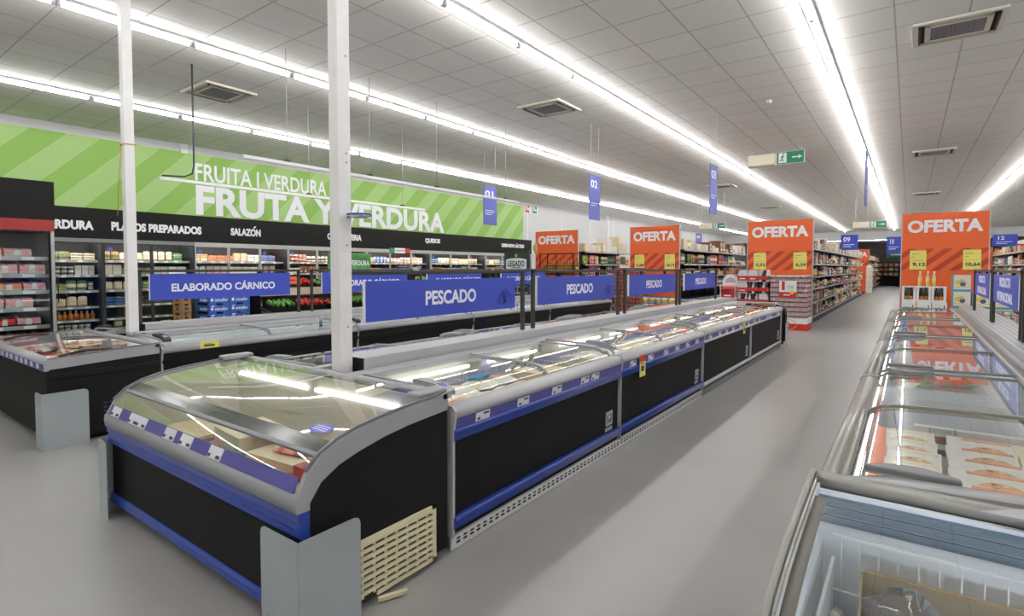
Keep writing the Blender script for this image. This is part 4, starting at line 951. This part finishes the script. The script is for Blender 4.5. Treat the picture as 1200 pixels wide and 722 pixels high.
def veg_mesh(k):
    if k not in _veg:
        c, s = VEG[k]; b = bmesh.new(); bmesh.ops.create_icosphere(b, subdivisions=2, radius=1)
        for v in b.verts:
            a = math.atan2(v.co.y, v.co.x); q = 1+(.09*math.cos(4*a)*(1-abs(v.co.z)) if 'pepper' in k else 0)+(.16*math.sin(7*a+5*v.co.z) if 'lettuce' in k else 0)
            v.co = Vector((v.co.x*s[0]*q, v.co.y*s[1]*q, v.co.z*s[2]*(.85 if v.co.z > .8 else 1)))
        me = bpy.data.meshes.new(k); b.to_mesh(me); b.free(); me.materials.append(mat('veg_'+k, c, .35, 0, .15, 20))
        for p in me.polygons: p.use_smooth = True
        st = None
        if 'pepper' in k or k == 'tomato': st = MB().tube([(0, 0, s[2]*.8), (.003, 0, s[2]*.8+.022)], .005, mat('veg_stem', (60, 92, 40), .6), 5).mesh('stem')
        _veg[k] = (me, st)
    return _veg[k]
CR = MB().box(-.18, -.28, 0, -.17, .28, .12, BLACK).box(.17, -.28, 0, .18, .28, .1, BLACK).box(-.18, -.28, 0, .18, -.27, .12, BLACK).box(-.18, .27, 0, .18, .28, .12, BLACK).box(-.18, -.28, 0, .18, .28, .01, BLACK)
CR = CR.mesh('crate')
def crate(y, tier, kind):
    x = -9.8 if tier == 0 else -10.22; z = .8 if tier == 0 else 1.205; tl = math.atan(.1/.45) if tier == 0 else math.atan(.14/.52)
    w = 'lower' if tier == 0 else 'upper'; i = int(round((y-5.82)/.61))+1
    o = obj('produce_crate', CR, None, (x, y, z)); o.rotation_euler = (0, tl, 0)
    tag(o, 'black produce crate of %ss, %s along the %s tier of the produce stand' % (kind.replace('_', ' '), nth(i), w), 'crate', 'black produce crates')
    me, st = veg_mesh(kind); s = VEG[kind][1]; nx = max(2, int(.3/(s[0]*2.1))); ny = max(3, int(.52/(s[1]*2.1))); nx = min(nx, 4); ny = min(ny, 5)
    j = 0
    for a in range(nx):
        for b in range(ny):
            lx, ly = -.14+.28*(a+.5)/nx, -.26+.52*(b+.5)/ny
            v = obj(kind, me, None, (x+lx, y+ly+random.uniform(-.012, .012), z+.075-lx*math.tan(tl)+s[2]*.5+random.uniform(0, .02)))
            v.rotation_euler = (random.uniform(-.7, .7), random.uniform(-.7, .7), random.uniform(0, 6))
            same(v, '%s lying in the %s crate of the %s tier of the produce stand' % (kind.replace('_', ' '), nth(i), w), 'vegetable', '%ss in one crate' % kind.replace('_', ' '))
            if st: obj('stem', st, v)
LOW = ['green_pepper', 'red_pepper', 'tomato', 'green_pepper', 'courgette', 'cucumber', 'green_pepper', 'orange', 'tomato', 'lettuce']
UP = ['tomato', 'red_pepper', 'courgette', 'lettuce', 'cucumber', 'lettuce', 'purple_lettuce', 'lettuce', 'purple_lettuce', 'lettuce']
for i in range(10): crate(5.82+i*.61, 0, LOW[i]); crate(5.82+i*.61, 1, UP[i])
t = thing('price_tag_holder', 'small orange price board standing among the upper produce crates', 'sign', (-10.0, 6.15, 1.26)); MB().box(0, -.15, .02, .01, .15, .17, ORANGE).build('board', t); MB().box(.003, -.01, -.06, .008, .01, .03, DARK).build('stem', t); MB().box(.01, -.1, .08, .012, .1, .11, INK).build('print', t)
t = thing('produce_sign', 'green printed board reading FRUTA Y VERDURA above the produce stand', 'sign', (-9.7, 6.8, 1.52))
gm = mat('leaf_print', (70, 140, 74), .5, 0, .55, 7)
MB().box(0, 0, 0, .02, 1.1, .4, gm).build('panel', t); MB().text('FRUTA Y VERDURA', (.02, .56, .19), Y, Z, 1.0, .11, SIGNTXT, .003, .02).build('lettering', t, norm=False)
MB().box(-.01, .1, -.4, 0, .13, .4, DARK).box(-.01, .97, -.4, 0, 1.0, .4, DARK).build('post', t)
t = thing('brand_display', 'dark green stand topped by a board lettered LEGADO', 'display', (-8.62, 12.0, 0))
DG = mat('dark_green', (34, 52, 46), .5)
MB().box(-.4, -.03, 1.53, .42, .03, 2.08, DG).build('panel', t); MB().box(-.4, 0, .9, -.36, .04, 1.55, DG).box(.38, 0, .9, .42, .04, 1.55, DG).build('post', t)
MB().box(-.4, -.25, 0, .42, .25, .9, DG).build('base', t, .01)
k = [(-.34, 1.58), (-.2, 1.555), (.2, 1.555), (.34, 1.58), (.34, 1.83), (.2, 1.86), (0, 1.87), (-.2, 1.86), (-.34, 1.83)]
MB().prism(k, 'y', -.036, -.03, LABELW).build('plaque', t)
MB().text('LEGADO', (0, -.036, 1.72), X, Z, .56, .16, DG, .003, .03).box(-.16, -.038, 1.6, .16, -.036, 1.62, DG).build('lettering', t, norm=False)
MB().lathe([(.001, 0), (.05, 0), (.05, .004)], n=12, m=mat('gold', (180, 150, 80), .4, .4)).build('emblem', t).matrix_local = Matrix.Translation((.0, -.03, 1.94)) @ Matrix.Rotation(math.pi/2, 4, 'X')

# ------------------------------------------------------------------ gondola shelving
GZ = [.2, .62, 1.0, 1.36, 1.73, 2.17]
def bay_mesh(dr, L, z, dp):
    s = MB().box(0, .01, z-.03, dr*dp, L-.01, z, NAVY)
    r = MB().prism([(dr*dp, z-.05), (dr*(dp+.012), z-.045), (dr*(dp+.004), z+.002), (dr*dp, z+.002)], 'y', .01, L-.01, MGREY)
    for i in range(6): r.prism([(dr*(dp+.009), z-.035), (dr*(dp+.013), z-.035), (dr*(dp+.008), z-.002), (dr*(dp+.004), z-.002)], 'y', .06+i*.2, .13+i*.2, LABELW if i % 3 else YELLOW)
    return s.mesh('shelf'), r.mesh('price_rail')
_bays = {}
def gondola_bay(x, y, dr, L, lab, group, dp=.6, header=False):
    k = (dr, L)
    if k not in _bays: _bays[k] = ([bay_mesh(dr, L, z, dp) for z in GZ], MB().box(-dr*.02, 0, .1, dr*.02, L, 2.2, CHAR).mesh('back_panel'), MB().box(-.03*dr, -.02, 0, dr*.05, .02, 2.22, NAVY).mesh('upright'), MB().box(0, 0, 0, dr*(dp-.02), L, .17, NAVY).mesh('base'))
    sh, bp, up, ba = _bays[k]
    t = thing('gondola_bay', lab, 'shelving', (x, y, 0), 0, group)
    obj('back_panel', bp, t); obj('upright', up, t); obj('base', ba, t)
    for a, b in sh: obj('price_rail', b, obj('shelf', a, t))
    if header: MB().box(-.01, 0, 2.2, .01, L, 2.72, LGREY).build('header_panel', t)
GROC = ['red', 'white', 'yellow', 'brown', 'beige', 'green', 'orange', 'blue', 'cream', 'red', 'white', 'dark', 'beige']
def gondola(xs, dr, y0, nb, L, lab, short, levels, grp, widen, case_cols=('white', 'beige', 'cream', 'brown'), header=False, tall=1.0, items=True):
    for i in range(nb):
        y = y0+i*L
        gondola_bay(xs, y, dr, L, 'navy shelving bay, %s from the near end, %s' % (nth(i+1), lab), grp, .6, header)
        if not items: continue
        wd = widen(i)
        for li in levels:
            z = GZ[li]; mh = (GZ[li+1]-z-.06) if li < 5 else .4
            fx = xs+dr*.51; rz = 0 if dr > 0 else math.pi
            if li == 5:
                yy = y+.03; q = 0
                while yy < y+L-.2:
                    c, c2 = random.sample(case_cols, 2); sz = random.choice(SIZES['case']); sz = (sz[0], .4, round(sz[2]*random.choice([.7, 1.0, 1.3])*tall, 2))
                    if yy+sz[0] > y+L: break
                    q += 1; put('case', c, c2, sz, (xs+dr*.38, yy+sz[0]/2, z+.002), rz, '%s case on top, %s along in the %s bay of %s' % (c, nth(q), nth(i+1), short), 'cases stocked on top of the shelving'); yy += sz[0]+.02
            else:
                kinds = random.choice([['carton'], ['carton', 'pouch'], ['jar', 'tin'], ['jar', 'bottle'], ['pouch'], ['tin', 'carton']])
                fill_row(y+.03, y+L-.03, fx, z, kinds, GROC, mh, '%s shelf up, %s bay, %s' % (nth(li+1), nth(i+1), short), 'groceries on the shelving', rz, .012, .03, .95, wd)
BG = 'navy shelving bays'
gondola(-2.82, 1, 16.55, 16, 1.33, 'the main aisle shelving', 'main aisle', [0, 1, 2, 3, 4, 5], BG, lambda i: 1.0 if i < 5 else (1.8 if i < 10 else 3.0))
gondola(-6.17, 1, 16.5, 6, 1.33, 'right of the second offer board', 'second aisle', [2, 3, 4, 5], BG, lambda i: 1.2)
gondola(-9.58, 1, 16.5, 3, 1.33, 'right of the first offer board', 'first aisle', [3, 4, 5], BG, lambda i: 1.0, ('white', 'white', 'cream', 'beige'), tall=1.5)
gondola(3.6, -1, 20.5, 9, 1.33, 'the shelving on the far right', 'far right', [2, 3, 4, 5], BG, lambda i: 1.5, ('red', 'yellow', 'white', 'green', 'orange'), True, .8)
gondola(-2.82, 1, 40.2, 8, 2.4, 'the farthest main aisle shelving', 'farthest', [0, 1, 2, 3, 4, 5], BG, lambda i: 4.5)
gondola(.64, -1, 16.6, 4, 1.33, 'the shelving behind the last offer board', 'behind', [], BG, lambda i: 1, items=False)

# ------------------------------------------------------------------ offer boards
def offer_board(x0, x1, y, lab, prices, ztop=2.9, z0=.12):
    t = thing('offer_board', lab, 'sign', (x0, y, 0), 0, 'orange offer boards'); w = x1-x0
    MB().box(0, 0, z0, w, .05, ztop, ORANGE).build('panel', t)
    MB().box(0, -.004, 1.54, w, 0, 2.06, STRIPE).build('striped_band', t)
    MB().box(-.02, -.006, .0, .0, .056, ztop+.01, LGREY).box(w, -.006, 0, w+.02, .056, ztop+.01, LGREY).build('side_rail', t)
    MB().text('OFERTA', (w*.5, -.001, ztop-.31), X, Z, w*.87, .3, SIGNTXT, .006, .045).build('lettering', t, norm=False)
    for xx, p in zip((w*.2, w*.82), prices):
        c = MB().box(xx-.16, -.012, 1.56, xx+.16, -.006, 2.02, YELLOW).build('price_card', t)
        L = MB().text(p, (xx+.02, -.012, 1.68), X, Z, .25, .1, INK, .002, .04)
        L.box(xx-.12, -.014, 1.78, xx+.13, -.012, 1.784, INK).box(xx-.12, -.014, 1.93, xx+.02, -.012, 1.94, INK).box(xx-.12, -.014, 1.86, xx-.06, -.012, 1.868, INK)
        L.build('print', c, norm=False)
    return t
OY = 16.3
offer_board(-10.87, -9.15, OY, 'orange OFERTA board behind the rack of amber bottles', [])
offer_board(-7.23, -5.65, OY, 'orange OFERTA board with prices 5,88 and 18,73', ['5,88', '18,73'])
offer_board(-3.69, -2.08, OY, 'orange OFERTA board above the red and silver can pallet', ['0,52', '0,39'])
offer_board(-.16, 1.44, OY, 'orange OFERTA board with prices 9,12 and 10,64', ['9,12', '10,64'])
offer_board(-3.5, -2.0, 39.6, 'small distant orange OFERTA board at the second shelving block', ['', ''][:0], 2.75)
t = thing('totem', 'narrow orange totem with white upright letters at the far right', 'sign', (2.62, 32.6, 0))
MB().box(0, 0, 0, .4, .06, 2.55, ORANGE).build('panel', t); MB().box(0, 0, 2.55, .4, .06, 2.8, NAVY).build('top_plate', t)
L = MB().text('F', (.2, 0, 2.3), X, Z, .22, .26, SIGNTXT, .006, .03).text('I', (.2, 0, 1.97), X, Z, .06, .26, SIGNTXT, .006, .03).text('N', (.2, 0, 1.62), X, Z, .22, .26, SIGNTXT, .006, .03); L.build('lettering', t, norm=False)

# first board: rack of slanted bottles
t = thing('bottle_rack', 'black wire rack of slanted bottles in front of the first offer board', 'rack', (-10.2, 15.75, 0))
r = MB()
for x in (0, 1.3): r.box(x-.015, -.2, 0, x+.015, -.17, 2.1, BLACK).box(x-.015, .27, 0, x+.015, .3, 2.1, BLACK)
for z in (.5, .95, 1.4, 2.08): r.box(0, -.2, z-.012, 1.3, -.18, z+.012, BLACK).box(0, .28, z-.012, 1.3, .3, z+.012, BLACK)
r.box(.64, -.2, 0, .66, -.18, 2.1, BLACK)
r.build('frame', t); MB().box(0, -.18, 1.38, 1.3, .28, 1.4, DARK).build('shelf', t); MB().box(0, -.18, .93, 1.3, .28, .95, DARK).build('shelf', t)
gb = MB().lathe([(.035, 0), (.038, .02), (.038, .2), (.014, .28), (.013, .36)], n=10, m=mat('amber_glass', (128, 96, 40), .15, 0, .1)).lathe([(.039, .06), (.039, .16)], n=10, m=pm('yellow')).lathe([(.015, .32), (.015, .37)], n=8, m=mat('gold_foil', (196, 160, 90), .3, .5)).mesh('bottle')
for r_ in range(2):
    for i in range(13):
        o = obj('glass_bottle', gb, None, (-10.1+i*.095, 15.66+.2*r_, 1.405+.09*r_)); o.rotation_euler = (.15, .35, 0)
        same(o, 'amber bottle with gold neck leaning in the black wire rack', 'bottle', 'amber bottles in the wire rack')
crumple('dried_bunch', 'small dried straw bunch hanging on the left of the first offer board', -10.75, 16.1, 2.3, (.08, .06, .2), mat('straw', (190, 168, 110), .8, 0, .2, 20), 'decoration', 4)

# second board: pallet of tins and tubs
tin = MB().lathe([(.05, 0), (.05, .115)], n=10, m=mat('tin_print', (70, 92, 70), .35, .2, .2, 30)).lathe([(.051, .03), (.051, .085)], n=10, m=pm('red')).lathe([(.052, .112), (.052, .12)], n=10, m=STEEL).mesh('tin_can')
tag(MB().box(-7.38, 15.4, .0, -6.55, 16.1, .14, KRAFT).build('pallet', None, .004), 'wooden pallet under the cube of green and red tins', 'pallet')
for l in range(12):
    for i in range(8):
        o = obj('tin_can', tin, None, (-7.33+i*.104, 15.46, .141+l*.1225)); same(o, 'green and red tin at the front of the cube before the second offer board', 'tin', 'green and red tins')
    for j in range(1, 6):
        if l > 5: o = obj('tin_can', tin, None, (-7.33+7*.104, 15.46+j*.104, .141+l*.1225)); same(o, 'green and red tin on the right side of the cube before the second board', 'tin', 'green and red tins')
tag(MB().box(-7.37, 15.53, .142, -6.67, 16.05, 1.58, KRAFT).build('cardboard_core'), 'brown cardboard block inside the cube of green and red tins', 'cardboard')
tub = MB().lathe([(.075, 0), (.092, .17)], n=12, m=pm('white')).lathe([(.081, .05), (.089, .13)], n=12, m=mat('tub_print', (228, 206, 80), .4)).lathe([(.097, .17), (.097, .19)], n=12, m=mat('tub_lid', (70, 84, 150), .4)).mesh('plastic_tub')
tag(MB().box(-6.45, 15.35, 0, -5.5, 15.85, .37, KRAFT).build('pallet', None, .004), 'low cardboard plinth under the white tubs before the second offer board', 'pallet')
for l in range(2):
    for i in range(5):
        for j in range(2):
            o = obj('plastic_tub', tub, None, (-6.34+i*.195, 15.46+j*.2, .371+l*.192)); same(o, 'white tub with yellow print and blue lid before the second offer board', 'tub', 'white and yellow tubs')

# third board: can pallet, soda packs, red bins
can = MB().lathe([(.026, 0), (.033, .008), (.033, .108), (.027, .12)], n=8, m=mat('can_silver', (206, 204, 206), .3, .5, .05)).lathe([(.0335, .03), (.0335, .066)], n=8, m=mat('can_red', (176, 70, 66), .4)).mesh('drink_can')
x0, x1, yf = -2.95, -2.08, 15.5
t = thing('pallet_tray', 'white and red printed cardboard tray carrying the cube of drink cans', 'tray', (x0-.02, yf-.02, 0))
MB().box(0, 0, 0, x1-x0+.04, .78, .3, WHITE).build('tray', t); MB().box(0, -.003, .0, x1-x0+.043, 0, .17, RED).box(x1-x0+.04, 0, 0, x1-x0+.043, .78, .17, RED).build('red_band', t)
MB().prism([(.42+.26*math.cos(a), .15+.14*math.sin(a)) for a in [j*math.pi/12 for j in range(24)]]+[(.42+.24*math.cos(-a), .15+.125*math.sin(-a)) for a in [j*math.pi/12 for j in range(25)]], 'y', -.006, -.003, mat('gold_print', (200, 180, 110), .4)).box(.12, -.006, .19, .5, -.003, .22, RED).box(.12, -.006, .1, .5, -.003, .13, WHITE).box(.12, -.006, .05, .3, -.003, .07, WHITE).build('print', t)
tag(MB().box(x0+.08, yf+.08, .3, x1-.08, yf+.7, 1.37, KRAFT).build('cardboard_core'), 'cardboard block inside the cube of red and silver drink cans', 'cardboard')
for l in range(9):
    z = .302+l*.1245
    for i in range(13): same(obj('drink_can', can, None, (x0+.035+i*.0667, yf+.035, z)), 'red and silver can on the front of the can cube beside the main aisle', 'can', 'red and silver drink cans')
    for j in range(1, 11): same(obj('drink_can', can, None, (x1-.035, yf+.035+j*.0667, z)), 'red and silver can on the aisle side of the can cube', 'can', 'red and silver drink cans')
    if l: tag(MB().box(x0, yf, z-.0036, x1, yf+.74, z-.001, LGREY).build('layer_sheet'), 'thin cardboard sheet under the %s layer of the can cube' % nth(l+1), 'sheet', 'layer sheets of the can cube')
t = thing('promotion_card', 'white promotion card with red foot hung on the can cube', 'card', (-2.72, yf-.03, .83))
MB().box(0, 0, 0, .4, .01, .44, WHITE).build('card', t); MB().box(0, -.002, 0, .4, 0, .15, RED).box(.06, -.002, .2, .13, 0, .42, RED).box(.2, -.002, .3, .34, 0, .31, INK).box(.2, -.002, .26, .34, 0, .27, INK).box(.1, -.004, .06, .26, -.002, .09, WHITE).build('print', t)
MB().lathe([(.001, 0), (.05, 0), (.05, .004)], n=10, m=pm('yellow')).build('seal', t).matrix_local = Matrix.Translation((.3, 0, .14)) @ Matrix.Rotation(math.pi/2, 4, 'X')
def soda(v):
    bt = MB().lathe([(.04, 0), (.042, .02), (.042, .17), (.016, .26), (.016, .3)], n=8, m=mat('cola', (46, 26, 22), .15) if v else FILM_W).lathe([(.043, .07), (.043, .15)], n=8, m=pm('red')).lathe([(.018, .28), (.018, .305)], n=8, m=pm('red') if v else pm('white'))
    return bt.mesh('bottle')
FILM_W = mat('milky_film', (214, 214, 218), .2, 0, .15, 12)
sb = [soda(0), soda(1)]
wrapm = MB().prism([(-.125, 0), (.125, 0), (.125, .16), (-.125, .16)], 'y', -.084, .084, pm('red')).box(-.08, -.086, .05, .08, -.084, .075, pm('white')).mesh('wrap')
wrapw = MB().prism([(-.125, .0), (.125, 0), (.12, .17), (.09, .3), (-.09, .3), (-.12, .17)], 'y', -.085, .085, FILM_W).box(-.126, -.088, .02, .126, .088, .15, pm('red')).box(-.08, -.09, .06, .06, -.088, .09, pm('white')).mesh('wrap')
tag(MB().box(-3.74, 15.4, 0, -2.98, 16.1, .3, KRAFT).build('pallet', None, .004), 'wooden pallet under the red soda bottle packs', 'pallet')
for l in range(4):
    for i in range(3):
        for j in range(2):
            film = (l == 3 and i < 2) or (l == 2 and i == 0) or (l == 1 and i == 2) or (l == 0 and i == 0)
            t = thing('soda_pack', ('white topped red soda pack, ' if film else 'dark soda pack with red band, ')+'%s layer up, %s across, %s row' % (nth(l+1), nth(i+1), 'front' if j == 0 else 'back'), 'soda pack', (-3.61+i*.258, 15.52+j*.2, .305+l*.312), 0, 'soda packs')
            if film: obj('wrap', wrapw, t)
            else:
                w = MB().box(-.125, -.084, .06, .125, .084, .07, pm('red')); obj('wrap', MB().box(-.126, -.087, .05, .126, -.085, .12, pm('red')).mesh('wrap'), t)
                for a in range(3):
                    for b in range(2): obj('bottle', sb[1 if (a+l) % 2 == 0 else 0], t, (-.083+a*.083, -.042+b*.084, 0))
    if l: tag(MB().box(-3.74, 15.42, .302+l*.312-.004, -2.98, 16.1, .302+l*.312, LGREY).build('layer_sheet'), 'thin cardboard sheet under soda pack layer %s' % nth(l+1), 'sheet', 'layer sheets of the soda stack')
t = thing('bin_rack', 'white rack with arched header holding two red bins, left of the soda', 'rack', (-4.15, 15.3, 0))
r = MB()
for x in (0, .38):
    for y in (0, .3): r.box(x-.01, y-.01, 0, x+.01, y+.01, 1.15, WIRE)
for z in (.35, .75, 1.12): r.box(0, -.01, z-.01, .38, .01, z+.01, WIRE).box(0, .29, z-.01, .38, .31, z+.01, WIRE).box(-.01, 0, z-.01, .01, .3, z+.01, WIRE).box(.37, 0, z-.01, .39, .3, z+.01, WIRE)
r.build('frame', t); MB().prism([(.19+.21*math.cos(a), 1.22+.21*math.sin(a)) for a in [j*math.pi/14 for j in range(15)]]+[(-.02, 1.1), (.4, 1.1)], 'y', .28, .29, WHITE).build('header_card', t)
MB().prism([(.19+.14*math.cos(a), 1.2+.14*math.sin(a)) for a in [j*math.pi/14 for j in range(15)]], 'y', .275, .28, LGREY).build('header_print', t)
for z in (.42, .8):
    b = MB().prism([(.0, z), (.3, z), (.3, z+.33), (-.04, z+.24)][::-1], 'x', .03, .35, RED).build('bin', t); v = MB()
    for q in range(4): v.box(.07+q*.065, -.045, z+.12, .09+q*.065, -.0, z+.24, pm('dark'))
    v.box(.1, -.03, z+.04, .28, -.012, z+.07, WHITE); v.build('bin_slots', b)

# fourth board: bottle cartons and detergent cartons
def wine_carton():
    M = MB(); w, d, h = .26, .2, .36
    M.box(-w/2, -d/2, 0, w/2, -d/2+.006, .06, WHITE).box(-w/2, -d/2, .06, -w/2+.045, -d/2+.006, h, WHITE).box(w/2-.045, -d/2, .06, w/2, -d/2+.006, h, WHITE).box(-w/2, -d/2, h-.03, w/2, -d/2+.006, h, WHITE)
    M.box(-w/2, d/2-.006, 0, w/2, d/2, h, WHITE).box(-w/2, -d/2, 0, -w/2+.006, d/2, h, WHITE).box(w/2-.006, -d/2, 0, w/2, d/2, h, WHITE).box(-w/2, -d/2, 0, w/2, d/2, .006, WHITE).box(-w/2, -d/2, h-.006, w/2, d/2, h, WHITE)
    return M.mesh('box')
wc = wine_carton(); wbm = MB().lathe([(.036, 0), (.036, .2), (.014, .27), (.013, .33)], n=10, m=mat('dark_glass', (58, 50, 34), .15)).lathe([(.037, .03), (.037, .13)], n=10, m=pm('amber')).mesh('bottle')
lc = MB().box(-.13, -.1, 0, .13, .1, .3, WHITE).box(-.09, -.102, .1, .02, -.1, .2, LGREY).box(.07, -.102, .08, .09, -.1, .24, pm('dark')).mesh('box')
tag(MB().box(-.15, 15.2, 0, .72, 15.65, .52, KRAFT).build('pallet', None, .004), 'cardboard plinth under the white bottle cartons', 'pallet')
for i in range(3):
    t = thing('bottle_carton', 'white windowed carton of dark bottles, %s from the main aisle, before the last offer board' % nth(i+1), 'carton', (.0+i*.27, 15.4, .826), 0, 'white windowed bottle cartons')
    obj('box', wc, t)
    for k in (-.045, .045): obj('bottle', wbm, t, (k, -.03, .008))
    o = obj('bottle_carton', lc, None, (.0+i*.28, 15.4, .523)); tag(o, 'plain white carton under the windowed ones, %s from the main aisle' % nth(i+1), 'carton', 'plain white cartons')
cb = MB().lathe([(.034, 0), (.036, .01), (.036, .2), (.015, .26), (.014, .3)], n=10, m=mat('clear_bottle', (214, 200, 160), .12)).lathe([(.0365, .03), (.0365, .17)], n=10, m=mat('bottle_label', (226, 190, 96), .4)).lathe([(.017, .29), (.017, .335)], n=8, m=pm('white')).mesh('bottle')
for i, x in enumerate((.2, .34, .45)): tag(obj('glass_bottle', cb, None, (x, 15.38, 1.19)), 'pale bottle with yellow label on the white cartons, %s from the left' % nth(i+1), 'bottle', 'pale bottles with yellow labels')
def detergent():
    w, h = .31, .36; M = MB().box(-w/2, -.15, 0, w/2, .15, h, pm('white')).box(-w/2-.002, -.152, 0, w/2+.002, .152, .05, pm('teal')).box(-w/2-.002, -.152, 0, -w/2+.02, .15, h, pm('teal'))
    M.prism([(-.02+.1*math.cos(a), .2+.05*math.sin(a)) for a in [j*math.pi/6 for j in range(12)]], 'y', -.153, -.15, pm('yellow')).prism([(0, .28), (.05, .24), (-.05, .24)], 'y', -.155, -.15, pm('yellow'))
    M.prism([(.02+.05*math.cos(a), .16+.045*math.sin(a)) for a in [j*math.pi/6 for j in range(12)]], 'y', -.157, -.15, pm('blue')).box(-.13, -.155, .09, .13, -.15, .11, pm('yellow')); return M.mesh('carton')
dm = detergent()
for c, (x, n) in enumerate([(.92, 4), (1.26, 3), (1.6, 3)]):
    for l in range(n): tag(obj('detergent_carton', dm, None, (x, 15.4, .001+l*.362)), 'white carton with yellow blue print, %s up in the %s column, last board' % (nth(l+1), nth(c+1)), 'carton', 'white yellow and blue cartons')

# ------------------------------------------------------------------ far end of the store
t = thing('produce_display', 'dark tiered produce display at the far end of the main aisle', 'display', (-2.4, 59.5, 0))
MB().box(0, 0, 0, 4.5, 1.2, .9, BLACK).box(0, .9, .9, 4.5, 1.2, 2.2, CHAR).build('cabinet', t)
for z in (1.3, 1.7): MB().box(0, .3, z, 4.5, .9, z+.05, NAVY).build('shelf', t)
i = 0
for z in (.9, 1.35, 1.75):
    for k in range(11):
        i += 1; c = random.choice(['orange', 'yellow', 'green', 'salmon', 'amber', 'white'])
        put('carton', c, random.choice(['green', 'white', 'brown']), (.3, .3, .26), (-2.15+k*.4, 60.1, z+.001), math.pi/2, '%s produce carton, %s on the dark display at the far end' % (c, nth(i)), 'produce cartons at the far end')
t = thing('hanging_sign', 'small green sign at the far end of the main aisle', 'sign', (-1.7, 59, 2.55)); MB().box(0, 0, 0, 1.6, .05, .45, GREEN).build('panel', t); MB().box(.3, -.01, .18, 1.3, 0, .28, SIGNTXT).build('print', t); MB().tube([(.2, .02, .45), (.2, .02, 1.3)], .01, WIRE).tube([(1.4, .02, .45), (1.4, .02, 1.3)], .01, WIRE).build('hanger', t)
tag(MB().box(-.8, 57.8, 0, .1, 58.4, 1.6, BLACK).build('roll_container', None, .05), 'black covered trolley at the far end of the main aisle', 'trolley')
t = thing('scale_stand', 'blue weighing stand far down at the right of the main aisle', 'stand', (.35, 50, 0)); MB().box(-.06, -.06, 0, .06, .06, 1.1, pm('blue')).build('column', t); MB().box(-.3, -.2, 1.1, .3, .2, 1.25, pm('blue')).build('tray', t); MB().box(-.3, -.2, 0, .3, .2, .3, pm('blue')).build('base', t)
for i in range(5):
    tag(obj('paper_sack', pack('bag', 'white', 'cream', .55, .3, .6), None, (-1.95, 39.2, .001+i*.3)), 'white stacked sack before the distant offer board, %s from the floor' % nth(i+1), 'sack', 'white sacks').rotation_euler = (0, math.pi/2, 0) if 0 else (0, 0, .3)
crumple('floor_chip', 'tiny cream plastic chip on the floor by the broken grille', -1.72, 1.62, .004, (.015, .008, .003), CREAM, 'debris', 2)
